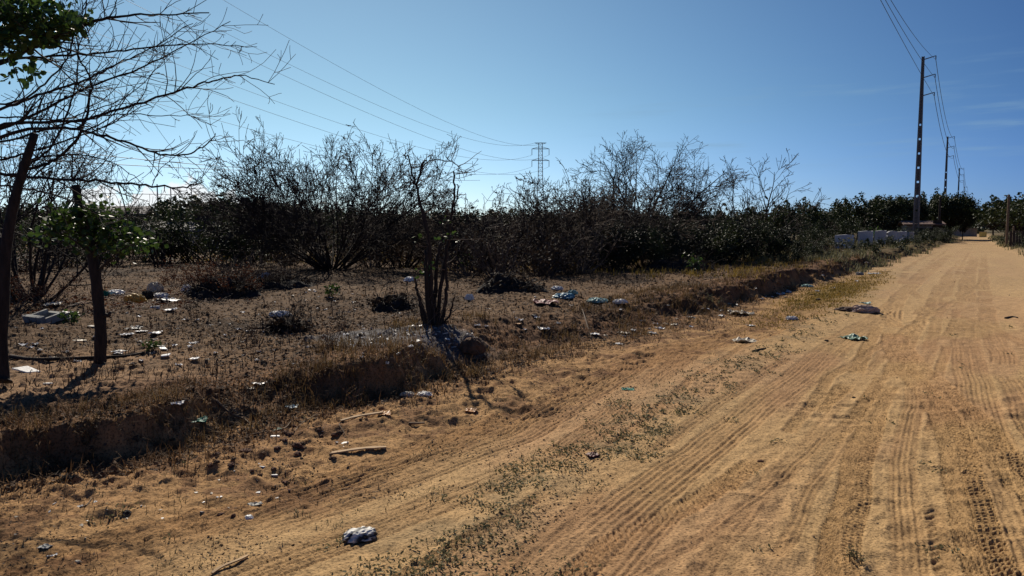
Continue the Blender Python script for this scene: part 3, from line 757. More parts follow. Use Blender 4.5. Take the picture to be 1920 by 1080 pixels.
for (s0, s1) in [((858, 312), (905, 300)), ((850, 305), (880, 325)), ((780, 345), (760, 305)), ((845, 303), (857, 275)), ((765, 300), (752, 288)), ((838, 450), (905, 455)), ((856, 318), (895, 345))]:
    a0 = at(*s0, YC + .05) - bc; a1 = at(*s1, YC + rg.uniform(-.1, .4)) - bc
    grow(rg, P, a0, a1 - a0, np.linalg.norm(a1 - a0) * 1.1, .006, 0, lp)
for k in range(22):                            # thin suckers round the foot
    grow(rg, P, rg.normal(0, .07, 3) * np.array([1, 1, 0]), rg.normal(0, .2, 3) * np.array([1, 1, 0]) + np.array([0, 0, 1]), rg.uniform(.25, .6), .0045, 1, lp)
obj('crown', polys_mesh('crown', P, M['paletwig'], (4, 3, 3, 3)), t)
pos = [at(a + rg.normal(0, 7), q + rg.normal(0, 5), YC + rg.uniform(-.15, .1)) - bc for a, q in [(788, 447), (824, 446), (832, 417), (800, 505), (852, 443), (793, 515), (848, 440), (806, 495)] for _ in range(6)]
obj('foliage', leaves_mesh('foliage', pos, .05, M['leaf'], rg, .2, 1.3), t)

# ---- dense dark bushes (back of the lot)
def bush_parts(seed, leafm, twigm, n=2600, R=(1.1, 1.0), leaf=.085, nst=14, gap=.5):
    rg = np.random.RandomState(seed); P = []
    p_ = prm(levels=3, seg=(.2, .16, .12), kids=(2.2, 2.4), rmin=.006, up=(.2, .1, 0), wob=(.1, .15, .2))
    for d, L, r, off in fan(rg, nst, 1.2, (.9 * R[1], 1.5 * R[1]), .022, 0, .3, .1): grow(rg, P, (off[0], off[1], -.05), d, L, r, 0, p_)
    tip = np.array([q for pts, _, l in P if l >= 1 for q in pts])
    tip = tip[rg.randint(0, len(tip), n)] + rg.normal(0, .09, (n, 3))
    k = vn(tip[:, 0] * 2.2, tip[:, 2] * 2.2 + tip[:, 1] * 1.3, seed) > gap * rg.uniform(.5, 1, n)
    tip = tip[k]; tip[:, 2] = np.abs(tip[:, 2])
    return polys_mesh('stems', P, M[twigm], (4, 3, 3)), leaves_mesh('foliage', tip, leaf, M[leafm], rg)
def make_bush(name, label, cat, loc, parts, rz, sc, group):
    t = thing(name, label, cat, loc, rz, group, sc)
    obj('stems', parts[0], t); obj('foliage', parts[1], t); return t
BP = [bush_parts(101, 'darkleaf', 'twig', 8000, leaf=.062, gap=.42, nst=20), bush_parts(102, 'farleaf', 'twig', 6500, leaf=.055, gap=.45, nst=22), bush_parts(103, 'brownleaf', 'paletwig', 1500, nst=24), bush_parts(104, 'brownleaf', 'paletwig', 1300, leaf=.06, nst=24), bush_parts(105, 'farleaf', 'twig', 3600, leaf=.07), bush_parts(106, 'rustleaf', 'paletwig', 1500, leaf=.07)]
rg = np.random.RandomState(3)
BUSH = [  # px, base py, Y, variant, scale, group
    (1010, 520, 19.5, 2, 1.0), (1080, 515, 20.5, 3, 1.0), (940, 520, 18.5, 3, 1.0), (880, 515, 19.5, 2, .9),
    (1150, 505, 23, 0, 1.05), (1205, 500, 24, 1, 1.1), (1255, 498, 25, 0, 1.2), (1305, 492, 26.5, 1, 1.25), (1350, 490, 28, 0, 1.3), (1395, 486, 29, 1, 1.3), (1435, 482, 30, 0, 1.15), (1470, 482, 29.5, 1, .75),
    (1110, 500, 26, 1, 1.2), (1060, 500, 26, 2, 1.3), (970, 500, 26, 2, 1.3), (900, 500, 26, 3, 1.3), (820, 500, 25, 3, 1.2), (760, 500, 26, 2, 1.1),
    (700, 502, 24, 3, 1.0), (540, 500, 25, 3, 1.1), (480, 500, 26, 4, 1.3), (425, 500, 27, 4, 1.4), (370, 498, 28, 4, 1.35), (315, 500, 27, 4, 1.3), (265, 500, 28, 4, 1.3), (210, 500, 26, 3, 1.1), (130, 500, 25, 4, 1.2), (60, 505, 22, 3, 1.2), (0, 505, 20, 4, 1.2), (-60, 510, 19, 3, 1.2),
    (430, 560, 14.5, 5, .55), (380, 555, 15, 5, .5), (450, 548, 15.5, 3, .6), (90, 560, 13, 5, .45), (25, 572, 12, 5, .42), (335, 548, 16, 5, .45), (500, 545, 16, 3, .45),
    (1500, 470, 36, 4, .9), (1545, 462, 48, 4, 1.2), (1600, 455, 60, 4, 1.5), (1650, 450, 70, 4, 1.6), (1765, 450, 82, 4, 1.3), (1898, 452, 60, 4, 1.0), (1930, 455, 50, 4, .8), (1520, 455, 60, 4, 1.6), (1570, 450, 72, 4, 1.6),
    (1682, 452, 71, 4, .95), (1704, 452, 73, 4, .85), (1737, 452, 75, 4, .95), (1754, 452, 76, 4, .9), (1722, 452, 76.5, 4, .95),
    (1495, 492, 27, 4, .45), (1530, 488, 31, 4, .5), (1560, 482, 34, 3, .5), (1598, 476, 40, 4, .5), (1630, 474, 42, 4, .45), (1665, 468, 48, 4, .55), (1712, 462, 55, 4, .6), (1748, 458, 62, 4, .7), (1775, 454, 72, 4, .8), (1512, 478, 34, 3, .6), (1556, 470, 41, 4, .6),
    (565, 490, 29, 3, 1.4), (640, 488, 30, 4, 1.4), (690, 488, 29, 3, 1.35), (780, 488, 30, 3, 1.4), (515, 490, 31, 4, 1.4), (240, 490, 32, 4, 1.4), (165, 490, 30, 3, 1.4), (95, 495, 27, 4, 1.3), (25, 495, 26, 4, 1.3),  # bushes added as dark fill, standing in for shadow behind the shrubs
    (1180, 480, 34, 2, 1.5), (1290, 470, 38, 0, 1.5), (1000, 480, 34, 3, 1.5), (860, 480, 34, 2, 1.5), (720, 480, 34, 3, 1.5), (600, 480, 36, 4, 1.5)]
KINDS = {0: ('dense near black bush', 'dark bushes at the back of the lot'), 1: ('dense near black bush', 'dark bushes at the back of the lot'), 2: ('twiggy brown bush', 'brown twiggy bushes at the back of the lot'), 3: ('twiggy brown bush', 'brown twiggy bushes at the back of the lot'), 4: ('olive green bush', 'olive bushes along the left back of the lot'), 5: ('low rust red dry bush', 'low rust coloured bushes at the left')}
WHERE = {1010: 'below the lattice tower, nearest the road', 1080: 'behind the blue and green bags', 940: 'right behind the cut stump tree', 880: 'touching the right side of the cut stump tree',
         1150: 'at the left end of the dark hedge', 1205: 'under the trunk of the tall bare tree', 1255: 'just right of the tall bare tree trunk', 1305: 'between the two bare trees', 1350: 'left of the forked bare tree', 1395: 'in front of the forked bare tree', 1435: 'right of the forked bare tree', 1470: 'low at the right end of the dark hedge',
         1110: 'behind the left end of the hedge', 1060: 'right of the lattice tower foot', 970: 'left of the lattice tower foot', 900: 'behind the right side of the stump tree', 820: 'behind the stems of the stump tree', 760: 'between the wide shrub and the stump tree',
         700: 'under the right half of the wide shrub', 540: 'under the left half of the wide shrub', 480: 'at the left foot of the wide bare shrub', 425: 'second to the left of the wide bare shrub', 370: 'beside the pale wall sign', 315: 'below the far palm', 265: 'in front of the grey roof', 210: 'behind the small leafy tree', 130: 'between the two foreground trunks', 60: 'right of the left edge trunk', 0: 'behind the left edge trunk', -60: 'left of the left edge trunk',
         1682: 'directly left of the concrete pole foot, before the hut', 1704: 'behind the narrow slab by the concrete pole', 1737: 'hiding the wall of the tiled hut', 1754: 'at the right corner of the tiled hut', 1722: 'right behind the concrete pole foot',
         1495: 'small, at the lip of the far bank end', 1530: 'small, on the bank beyond the yellow grass', 1560: 'small, brownish, below the lone white slab', 1598: 'small, between lone slab and road', 1630: 'small, below the tall white slab', 1665: 'small, below the notched white slab', 1712: 'small, in front of the concrete foot blocks', 1748: 'by the road just past the concrete pole', 1775: 'by the road under the dense tall tree', 1512: 'small, brownish, past the right end of the dark hedge', 1556: 'small, just left of the lone white slab foot',
         565: 'added to fill the shade behind the left stems of the wide shrub', 640: 'added to fill the shade behind the middle stems of the wide shrub', 690: 'added to fill the shade behind the right stems of the wide shrub', 780: 'added to fill the shade left of the stump tree stems', 515: 'added to fill the shade behind the left edge of the wide shrub', 240: 'added to fill the shade behind the right end of the small tree leaves', 165: 'behind the trunk of the small tree', 95: 'behind the left end of the small tree leaves', 25: 'deep behind the left edge trunk',
         1500: 'right after the end of the dark hedge', 1545: 'left of the lone white slab', 1600: 'behind the lone white slab', 1650: 'behind the middle white slabs', 1765: 'at the foot of the thin post by the road', 1898: 'at the foot of the dark gate', 1930: 'at the right edge by the road', 1520: 'under the knobbly tree beside the hedge end', 1570: 'under the low rounded tree',
         430: 'largest of the rust coloured ones', 380: 'left of the largest rust coloured one', 450: 'over the heap with a white bag', 90: 'left of the small tree trunk', 25: 'beside the left edge trunk', 335: 'behind the tied cream bag', 500: 'right of the rust coloured bushes',
         1180: 'far behind the tall bare tree', 1290: 'far behind the gap between bare trees', 1000: 'far behind the lattice tower foot', 860: 'far behind the stump tree', 720: 'far behind the wide shrub, right side', 600: 'far behind the wide shrub, middle'}
for i, (px, py, Y, k, sc) in enumerate(BUSH):
    p0 = at(px, py, Y); p0[2] = gz(p0[0], p0[1])
    make_bush('bush', KINDS[k][0] + ' ' + WHERE[px], 'bush', p0, BP[k], rg.uniform(0, 6.28), (sc * rg.uniform(.9, 1.15), sc * rg.uniform(.9, 1.15), sc * rg.uniform(.9, 1.1)), KINDS[k][1])

# ---- leafy trees farther off
def tree_parts(seed, H, Wd, nsh, leaf, per, ball=.24):
    rg = np.random.RandomState(seed); b = MB(); P = []
    b.tube(smooth_pts([(0, 0, -.2), (.05, 0, H * .2), (rg.normal(0, .15), rg.normal(0, .15), H * .45)], 4), np.linspace(.16, .10, 9), 7)
    pos = []
    for i in range(nsh):
        a = rg.uniform(0, 6.283); e = rg.uniform(-.15, 1) ** 1
        q = rg.uniform(.45, 1) ** .5
        c_ = np.array([math.cos(a) * Wd / 2 * q * math.sqrt(max(0, 1 - max(e, 0) ** 2 * .8)), math.sin(a) * Wd / 2 * q * math.sqrt(max(0, 1 - max(e, 0) ** 2 * .8)), H * (.48 + .46 * e * q)])
        s0 = np.array([c_[0] * .25, c_[1] * .25, H * rg.uniform(.2, .45)])
        P.append((smooth_pts([s0, s0 * .4 + c_ * .6 + np.array([0, 0, -.1]), c_], 3), np.linspace(.045, .015, 7), 2))
        up_ = unit(c_ * np.array([1, 1, 0]) * .25 + np.array([rg.normal(0, .25), rg.normal(0, .25), 1.1]))
        L = rg.uniform(.5, 1.5)
        m = rg.randint(int(per * .6), int(per * 1.3))
        tt = rg.uniform(0, 1, m)
        pos.append(c_ + up_ * (tt * L)[:, None] + rg.normal(0, ball, (m, 3)) * (1 - .45 * tt)[:, None])
    return b.me('trunk', M['bark'], True), polys_mesh('limbs', P, M['twig'], (4, 4, 3)), leaves_mesh('crown', np.concatenate(pos), leaf, M['farleaf'], rg)
def make_tree(name, label, cat, loc, parts, rz, sc, group):
    t = thing(name, label, cat, loc, rz, group, sc)
    obj('trunk', parts[0], t); cr = obj('crown', parts[2], t); obj('limbs', parts[1], cr); return t
TP = [tree_parts(201, 4.2, 6.5, 120, .27, 44, .19), tree_parts(202, 4.6, 5.2, 110, .25, 44, .18), tree_parts(203, 3.9, 7.0, 130, .27, 40, .19), tree_parts(204, 5.2, 5.8, 230, .26, 46, .28), tree_parts(205, 4.0, 5.0, 85, .25, 44, .15)]
TREES = [  # px, Y, top py, variant, width scale, label
    (1490, 62, 388, 4, .9, 'knobbly crowned tree nearest the forked bare tree'), (1545, 70, 396, 0, .9, 'low rounded tree above the lone white slab'), (1440, 66, 400, 2, .9, 'low tree behind the forked bare tree'),
    (1608, 72, 382, 4, 1.1, 'tree with upright knobbly shoots above the white slabs'), (1665, 84, 376, 3, 1.0, 'dense round tree left of the big concrete pole'), (1700, 90, 378, 3, .8, 'round tree right behind the big concrete pole'),
    (1742, 98, 374, 4, .8, 'tree with loose round tufts between the pole and the thin post'), (1782, 92, 373, 3, .95, 'dense tall dark tree beside the road, hiding the feet of far poles'), (1805, 96, 388, 3, .5, 'dark tree edge leaning to the road'),
    (1835, 190, 405, 0, 1.3, 'far tree closing off the end of the road'), (1810, 200, 403, 1, 1.3, 'far tree on the left of the road end'), (1862, 120, 395, 1, 1.0, 'tree by the yellow wall at the road end'),
    (1885, 85, 384, 4, 1.1, 'bushy tree behind the wooden post right of the road'), (1925, 66, 380, 4, 1.2, 'leafy tree with knobbly shoots at the right edge'), (1905, 100, 388, 1, 1.2, 'tree rising behind the dark gate'), (1985, 60, 370, 0, 1.1, 'broad tree past the dark gate'),
    (1380, 72, 404, 2, 1.0, 'low tree seen through the thicket left of the forked tree'), (1320, 78, 404, 0, 1.1, 'far tree between the two bare trees'), (1250, 70, 404, 1, 1.1, 'far tree behind the tall bare tree'), (1180, 75, 402, 2, 1.1, 'far tree left of the tall bare tree'),
    (1122, 70, 384, 4, .8, 'far tree with a pointed tuft right of the lattice tower'), (1060, 85, 402, 0, 1.3, 'far tree just right of the lattice tower'), (980, 85, 404, 2, 1.3, 'far tree just left of the lattice tower'), (900, 80, 402, 1, 1.3, 'far tree behind the thicket right of the stump tree'),
    (820, 80, 403, 0, 1.3, 'far tree behind the stump tree'), (740, 80, 404, 2, 1.3, 'far tree behind the right of the wide shrub'), (660, 80, 400, 1, 1.3, 'far tree behind the middle of the wide shrub'), (580, 75, 398, 0, 1.2, 'far tree behind the left of the wide shrub'), (515, 70, 388, 3, 1.1, 'rounded tree at the left side of the wide shrub'),
    (450, 55, 384, 1, 1.2, 'olive tree left of the wide shrub'), (395, 48, 372, 4, 1.1, 'open olive tree standing right of the palm'), (345, 55, 388, 2, 1.0, 'low tree just right of the palm'), (285, 62, 396, 3, .9, 'dark tree right of the grey roof'), (150, 62, 398, 2, 1.3, 'far tree behind the small leafy tree'), (60, 58, 396, 1, 1.2, 'far tree between the foreground trunks'), (-30, 55, 392, 0, 1.2, 'far tree at the left edge')]
HT = [4.2, 4.6, 3.9, 5.2, 4.0]
for i, (px, Y, ty, k, ws, lab) in enumerate(TREES):
    p0 = at(px, 440, Y); p0[2] = gz(p0[0], p0[1])
    h = at(px, ty, Y)[2] - p0[2]; sz = h / (HT[k] * (.98 if Y > 50 else 1.1))
    make_tree('leafy_tree', lab, 'tree', p0, TP[k], rg.uniform(0, 6.28), (ws * max(.8, sz), ws * max(.8, sz), sz), 'leafy trees beyond the lot')
# far wood along the horizon, one mass
pos = []; wr = np.random.RandomState(17)
for k in range(900):
    a_ = wr.uniform(-.78, .64); Y = wr.uniform(150, 420)
    if .55 < a_ < .66: Y = wr.uniform(330, 420)
    hh = wr.uniform(2.2, 5.5)
    c_ = np.array([math.tan(a_) * Y, Y, .2])
    pos.append(c_ + np.abs(wr.normal(0, 1, (60, 3))) * np.array([0, 0, hh * .5]) + wr.normal(0, 1, (60, 3)) * np.array([hh * .6, hh * .6, 0]))
obj('far_wood', leaves_mesh('far_wood', np.concatenate(pos), 1.1, M['farleaf'], wr), label='low dark far wood along the horizon', kind='stuff')
# palm far left
p0 = at(308, 440, 60); p0[2] = gz(p0[0], p0[1])
t = thing('palm_tree', 'far palm with drooping fronds above the dark bushes at the left', 'palm', p0)
hp = at(308, 385, 60)[2] - p0[2]
b = MB(); b.tube([(0, 0, -.1), (.05, 0, hp * .5), (.1, 0, hp)], [.16, .12, .12], 7); obj('trunk', b.me('trunk', M['bark'], True), t)
for k in range(16):
    a_ = k * 2.4; L = wr.uniform(.8, 1.25); el = wr.uniform(.1, 1.2)
    d = np.array([math.cos(a_) * math.cos(el), math.sin(a_) * math.cos(el), math.sin(el)]); b = MB()
    sp = np.array([np.array([.1, 0, hp]) + d * L * s - np.array([0, 0, .55 * L * s * s]) for s in np.linspace(0, 1, 9)])
    b.tube(sp, np.linspace(.03, .008, 9), 3)
    sd_ = unit(np.cross(d, (0, 0, 1)))
    for q in range(1, 9):
        for sg in (-1, 1):
            for w_ in (0, .5):
                s0 = sp[q] * (1 - w_) + sp[q - 1] * w_; e = s0 + sd_ * sg * .38 + d * .12 - np.array([0, 0, .16])
                b.add([s0 - d * .035, s0 + d * .035, e], [(0, 1, 2)])
    obj('frond', b.me('frond', M['farleaf']), t)
# ------------------------------------------------------------------ power poles along the road
POLES = [  # top px, top py, Y, label
    (1731, 106, 76, 'tallest nearest concrete power pole with three arms, its foot in concrete blocks'),
    (1777, 256, 143, 'second concrete power pole, rising out of the dense roadside tree'),
    (1799, 315, 221, 'third concrete power pole down the road'),
    (1808, 350, 324, 'farthest and smallest of the concrete power poles')]
RDIR = np.array([RS, RC, 0]); RPER = np.array([RC, -RS, 0]); PYAW = -math.radians(31.8)
TIPS = []
HP = 18.6
def pole_parts():
    b = MB(); W0, W1, D0, D1 = .62, .26, .46, .24
    nseg = 16                                            # H-section pole: two flanges, web with square openings
    for sx in (-1, 1):
        for k in range(nseg):
            z0, z1 = HP * k / nseg, HP * (k + 1) / nseg
            w0, w1 = W0 + (W1 - W0) * k / nseg, W0 + (W1 - W0) * (k + 1) / nseg
            d0, d1 = D0 + (D1 - D0) * k / nseg, D0 + (D1 - D0) * (k + 1) / nseg
            x0, x1 = sx * w0 * .36, sx * w1 * .36
            v = [(x0 - w0 * .14, -d0 / 2, z0), (x0 + w0 * .14, -d0 / 2, z0), (x0 + w0 * .14, d0 / 2, z0), (x0 - w0 * .14, d0 / 2, z0),
                 (x1 - w1 * .14, -d1 / 2, z1), (x1 + w1 * .14, -d1 / 2, z1), (x1 + w1 * .14, d1 / 2, z1), (x1 - w1 * .14, d1 / 2, z1)]
            f = [(0, 1, 5, 4), (1, 2, 6, 5), (2, 3, 7, 6), (3, 0, 4, 7)]
            if k == 0: f.append((3, 2, 1, 0))
            if k == nseg - 1: f.append((4, 5, 6, 7))
            b.add(v, f)
    holes = [2.2, 3.6, 5.0, 6.4, 7.8, 9.2, 10.6, 12.0]; edges = [-.6]
    for h in holes: edges += [h - .10, h + .10]
    edges.append(HP - .02)
    for k in range(0, len(edges), 2):
        z0, z1 = edges[k], edges[k + 1]
        w0, w1 = (W0 + (W1 - W0) * z0 / HP) * .45, (W0 + (W1 - W0) * z1 / HP) * .45
        b.frustum((0, 0, z0), (w0, .10), (w1, .10), z1 - z0)
    return b.me('shaft', M['concrete'])
shaft = pole_parts()
def arm_me():
    b = MB(); b.tube([(.06, 0, 0), (.6, 0, .13), (1.12, 0, .26)], [.055, .05, .04], 6); return b.me('crossarm', M['galv'])
def ins_me():
    b = MB(); n = 7; zs = np.linspace(0, -.34, n * 2 + 1); b.tube([(0, 0, z + .02) for z in zs], [(.06 if i % 2 else .03) for i in range(len(zs))], 8); return b.me('insulator', M['insul'], True)
armm, insm = arm_me(), ins_me()
AZ = [18.3, 16.55, 14.8]
for i, (tx, ty, Y, lab) in enumerate(POLES):
    tp_ = at(tx, ty, Y); p0 = np.array([tp_[0], Y, tp_[2] - HP])
    p0[2] = min(p0[2], gz(p0[0], p0[1]))
    t = thing('power_pole', lab, 'power pole', p0, PYAW, 'concrete power poles along the road')
    obj('shaft', shaft, t)
    tips = []
    for z in AZ:
        a_ = obj('crossarm', armm, t, (0, 0, z)); obj('insulator', insm, a_, (1.10, 0, .22))
        tips.append(p0 + RPER * 1.10 + np.array([0, 0, z + .22 - .34]))
    TIPS.append(tips)
    if i == 0:
        for k, (ox, oy) in enumerate([(-.45, -.5), (.02, -.56), (.48, -.5), (-.5, .3), (.5, .3)]):
            b = MB(); b.frustum((0, 0, -.3), (.34, .3), (.24, .22), 1.15 + .08 * k)
            obj('foot_block', b.me('foot_block', M['concrete']), t, (ox, oy, 0))
T0 = [np.array([-14.5, -11, z]) for z in (17.6, 16.6, 15.6)]
TE = [TIPS[-1][k] + RDIR * 110 for k in range(3)]
chain = [T0] + TIPS + [TE]
def wire(name, a, b_, sag, r, label, group, n=40):
    s = np.linspace(0, 1, n)[:, None]
    p = a + (b_ - a) * s; p[:, 2] -= (4 * sag * s * (1 - s))[:, 0]
    b = MB(); b.tube(p - p[0], r, 4)
    return obj(name, b.me(name, M['wire'], True), None, p[0], label=label, cat='cable', group=group)
SPAN = ['overhead from the nearest concrete pole', 'between the nearest and second concrete poles', 'between the second and third concrete poles', 'between the third and farthest concrete poles', 'beyond the farthest concrete pole']
for j in range(5):
    for k, nm in enumerate(('top', 'middle', 'lowest')):
        sag = [(3.0, 1.9, .8), (2.0, 2.0, 2.0), (1.8, 1.8, 1.8), (1.6,) * 3, (1.5,) * 3][j][k]
        wire('power_cable', chain[j][k], chain[j + 1][k], sag, .018 + .008 * min(j, 3), nm + ' power cable running ' + SPAN[j], 'cables on the concrete poles')

# ------------------------------------------------------------------ lattice tower and its long lines
TY = 300.; tc0 = at(1013, 425, TY); tc0[2] = 0
t = thing('lattice_tower', 'far steel lattice transmission tower above the bare thicket', 'pylon', tc0)
b = MB(); hT = at(1013, 268, TY)[2]
def hw_(z): return np.interp(z, [0, 12, 22, hT], [2.4, 1.3, .85, .7])
lv = np.concatenate([np.linspace(0, 18, 7), np.linspace(20, hT, 10)])
for q in range(len(lv) - 1):
    z0, z1 = lv[q], lv[q + 1]; c0 = [np.array([sx * hw_(z0), sy * hw_(z0), z0]) for sx, sy in ((-1, -1), (1, -1), (1, 1), (-1, 1))]; c1 = [np.array([sx * hw_(z1), sy * hw_(z1), z1]) for sx, sy in ((-1, -1), (1, -1), (1, 1), (-1, 1))]
    for k in range(4):
        b.tube([c0[k], c1[k]], .10, 4); b.tube([c0[k], c1[(k + 1) % 4]], .05, 3); b.tube([c1[k], c1[(k + 1) % 4]], .05, 3)
obj('lattice_mast', b.me('lattice_mast', M['galv']), t)
zt, za, zb = hT, hT - 2.3, hT - 6.8
for z, wx, hh in ((zt, 2.3, -.5), (za, 3.4, .8), (zb, 3.4, .8)):
    b = MB()
    for sx in (-1, 1):
        for sy in (-.5, .5): b.tube([(0, sy, z), (sx * wx, 0, z)], .1, 4)
        b.tube([(sx * .6, 0, z + hh), (sx * wx, 0, z)], .08, 4)
    obj('crossarm', b.me('crossarm', M['galv']), t)
for z in (za, zb):
    for sx in (-1, 1):
        b = MB(); b.tube([(sx * 3.35, 0, z), (sx * 3.35, 0, z - 2.4)], .11, 5); obj('insulator', b.me('insulator', M['insul']), t)
def span_line(tx_, z0, low, label, name):
    y = np.linspace(TY, -30, 60); p = np.zeros((60, 3)); p[:, 1] = y; p[:, 0] = tx_ + .147 * (y - TY)
    p[:, 2] = low + (z0 - low) * ((y - 80) / 220) ** 2
    b = MB(); b.tube(p - p[0], np.interp(y, [-30, 60, 300], [.009, .013, .04]), 4)
    obj(name, b.me(name, M['wire'], True), None, p[0], label=label, cat='cable', group='long lines from the lattice tower')
X0 = tc0[0]
span_line(X0 - 2.2, zt, 18.5, 'upper left earth wire sweeping from the top of the lattice tower', 'transmission_cable')
span_line(X0 + 2.2, zt, 18.7, 'upper right earth wire sweeping from the top of the lattice tower', 'transmission_cable')
for sx, nm in ((-1, 'left'), (1, 'right')):
    span_line(X0 + sx * 3.35, za - 2.4, 14.6, 'cable hung from the ' + nm + ' end of the tower upper arm', 'transmission_cable')
    span_line(X0 + sx * 3.35, zb - 2.4, 11.0, 'cable hung from the ' + nm + ' end of the tower lower arm', 'transmission_cable')
for (a_, b2, lab) in [((-60, 262, 40), (480, 316, 60), 'upper of two low local cables at the left'), ((-60, 290, 40), (560, 322, 64), 'lower of two low local cables at the left')]:
    wire('local_cable', at(*a_), at(*b2), .15, .02, lab, 'low local cables at the left')
wire('local_cable', at(480, 316, 60), at(900, 338, 110), .3, .02, 'low local cable passing behind the wide bare shrub', 'low local cables at the left')
wire('local_cable', at(120, 361, 90), at(520, 365, 95), .1, .03, 'faint far cable below the white cloud', 'low local cables at the left')
def post(name, px, tpy, Y, r, label, mt, cat='post'):
    p0 = at(px, 440, Y); p0[2] = gz(p0[0], p0[1]); h = at(px, tpy, Y)[2] - p0[2]
    t = thing(name, label, cat, p0)
    b = MB(); b.tube([(0, 0, -.3), (.01, .01, h * .5), (0, 0, h)], [r, r * .92, r * .8], 8); obj('shaft', b.me('shaft', M[mt]), t)
    b = MB(); b.tube([(0, 0, h - .02), (0, 0, h + .05)], [r * 1.05, r * .5], 8); obj('cap', b.me('cap', M[mt]), t)
    return t
post('wooden_post', 1888, 366, 58, .10, 'tall weathered post standing by the dark gate on the right', 'oldwood')
post('wooden_post', 1760, 370, 84, .13, 'dark thin post between the concrete pole and the dense tree', 'dark')
post('thin_post', 298, 346, 90, .09, 'thin far post under the cloud above the palm', 'galv')
post('thin_post', 323, 352, 95, .08, 'second thin far post just right of the palm', 'galv')
post('gate_post', 1900, 425, 55, .07, 'short leaning post at the left end of the dark gate', 'oldwood')

# ------------------------------------------------------------------ small buildings and walls
SL = [(1567, 1600, 440, 'lone lower whitewashed slab nearest the road bank, chipped at its corner'), (1610, 1635, 433, 'tall whitewashed slab with a plant climbing its right edge'), (1641, 1660, 432, 'tall whitewashed slab in the middle of the broken wall'),
      (1662, 1681, 433, 'whitewashed slab with a notched left edge'), (1682, 1698, 434, 'narrow whitewashed slab second from the concrete pole'), (1702, 1712, 435, 'narrow whitewashed slab beside the concrete pole')]
SY = [45, 49, 54, 58, 62, 68]; sr = np.random.RandomState(2)
for i, ((xa, xb, ty, lab), Y) in enumerate(zip(SL, SY)):
    pa, pb = at(xa, 450, Y), at(xb, 450, Y + 1.0)
    c0 = (pa + pb) / 2; c0[2] = gz(c0[0], c0[1]); w = np.linalg.norm((pb - pa)[:2]); h = at(xa, ty, Y)[2] - c0[2]
    x_ = w / 2; hh = h; th = .07
    prof = [(-x_, -.3), (x_, -.3), (x_, hh * (.90 if i in (0, 3) else 1)), (x_ * .8, hh - .02), (x_ * .2, hh + .01), (-x_ * .5, hh - .015), (-x_, hh * (.96 if i != 3 else .85))]
    if i == 3: prof += [(-x_ * .8, hh * .7), (-x_ * .97, hh * .55)]
    n = len(prof); v = [(a, -th, q) for a, q in prof] + [(a, th, q) for a, q in prof]
    f = [tuple(range(n)), tuple(range(n, 2 * n))[::-1]] + [(k, k + n, (k + 1) % n + n, (k + 1) % n) for k in range(n)]
    t = obj('wall_slab', mesh('wall_slab', v, f, M['slabwhite']), None, c0, math.atan2((pb - pa)[1], (pb - pa)[0]), label=lab, cat='wall slab', group='broken white wall slabs')
def house(name, px, Y, w, dpt, hw, hr, label, roofm, rz=0., z0=None, windows=2):
    p0 = at(px, 440, Y); p0[2] = gz(p0[0], p0[1]) if z0 is None else z0
    t = thing(name, label, 'house', p0, rz)
    b = MB(); b.box((0, 0, hw / 2 - .2), (w, dpt, hw + .4)); obj('wall', b.me('wall', M['wallpaint']), t)
    b = MB(); e = .35
    v = [(-w / 2 - e, -dpt / 2 - e, hw + .03), (w / 2 + e, -dpt / 2 - e, hw + .03), (w / 2 + e, 0, hw + hr), (-w / 2 - e, 0, hw + hr), (-w / 2 - e, dpt / 2 + e, hw + .03), (w / 2 + e, dpt / 2 + e, hw + .03)]
    v2 = [(a, q, z + .12) for a, q, z in v]
    b.add(v + v2, [(0, 1, 2, 3), (3, 2, 5, 4), (6, 9, 8, 7), (9, 10, 11, 8), (0, 6, 7, 1), (4, 5, 11, 10), (1, 7, 8, 2), (2, 8, 11, 5), (0, 3, 9, 6), (3, 4, 10, 9)])
    obj('roof', b.me('roof', M[roofm]), t)
    for k in range(windows):
        b = MB(); b.box((-w / 2 + w * (k + 1) / (windows + 1), -dpt / 2 - .02, hw * .55), (.9, .06, .8)); obj('window', b.me('window', M['dark']), t)
    b = MB(); b.box((w * .38, -dpt / 2 - .02, 1.0), (.85, .05, 2.0)); obj('door', b.me('door', M['dark']), t)
    return t
house('small_house', 1726, 80, 3.2, 3.0, 1.45, .38, 'low house with a reddish tiled roof behind the big concrete pole', 'rooftile', -.3)
house('small_house', 236, 50, 2.6, 3, 2.0, .55, 'low house with a dark grey roof behind the small leafy tree', 'roofgrey', .25)
house('small_house', 345, 46, 4.5, 4, 1.0, .5, 'low shed roof just right of the grey roofed house', 'roofgrey', .1, None, 1)
p0 = at(1843, 440, 118); p0[2] = gz(p0[0], p0[1])
t = thing('low_wall', 'small sunlit yellow wall by the end of the road', 'wall', p0, -.9)
b = MB(); b.box((0, 0, .3), (1.0, .14, 1.0)); obj('panel', b.me('panel', M['wallyellow']), t)
b = MB(); b.box((0, 0, .83), (1.08, .2, .06)); obj('coping', b.me('coping', M['wallpaint']), t)
p0 = at(1800, 440, 122); p0[2] = gz(p0[0], p0[1])
t = thing('low_wall', 'long dull wall left of the road end under the dense tree', 'wall', p0, .25)
b = MB(); b.box((0, 0, .6), (6.5, .14, 1.4)); obj('panel', b.me('panel', M['wallpaint']), t)
b = MB(); b.box((0, 0, 1.33), (6.6, .2, .06)); obj('coping', b.me('coping', M['concrete']), t)
p0 = at(1912, 440, 54); p0[2] = gz(p0[0], p0[1])
t = thing('wooden_gate', 'dark board gate between trees at the right edge', 'gate', p0, -.25)
b = MB()
for k in range(7): b.box((-.55 + k * .19, 0, .58 + .02 * (k % 2)), (.17, .03, 1.1 + .04 * (k % 3)))
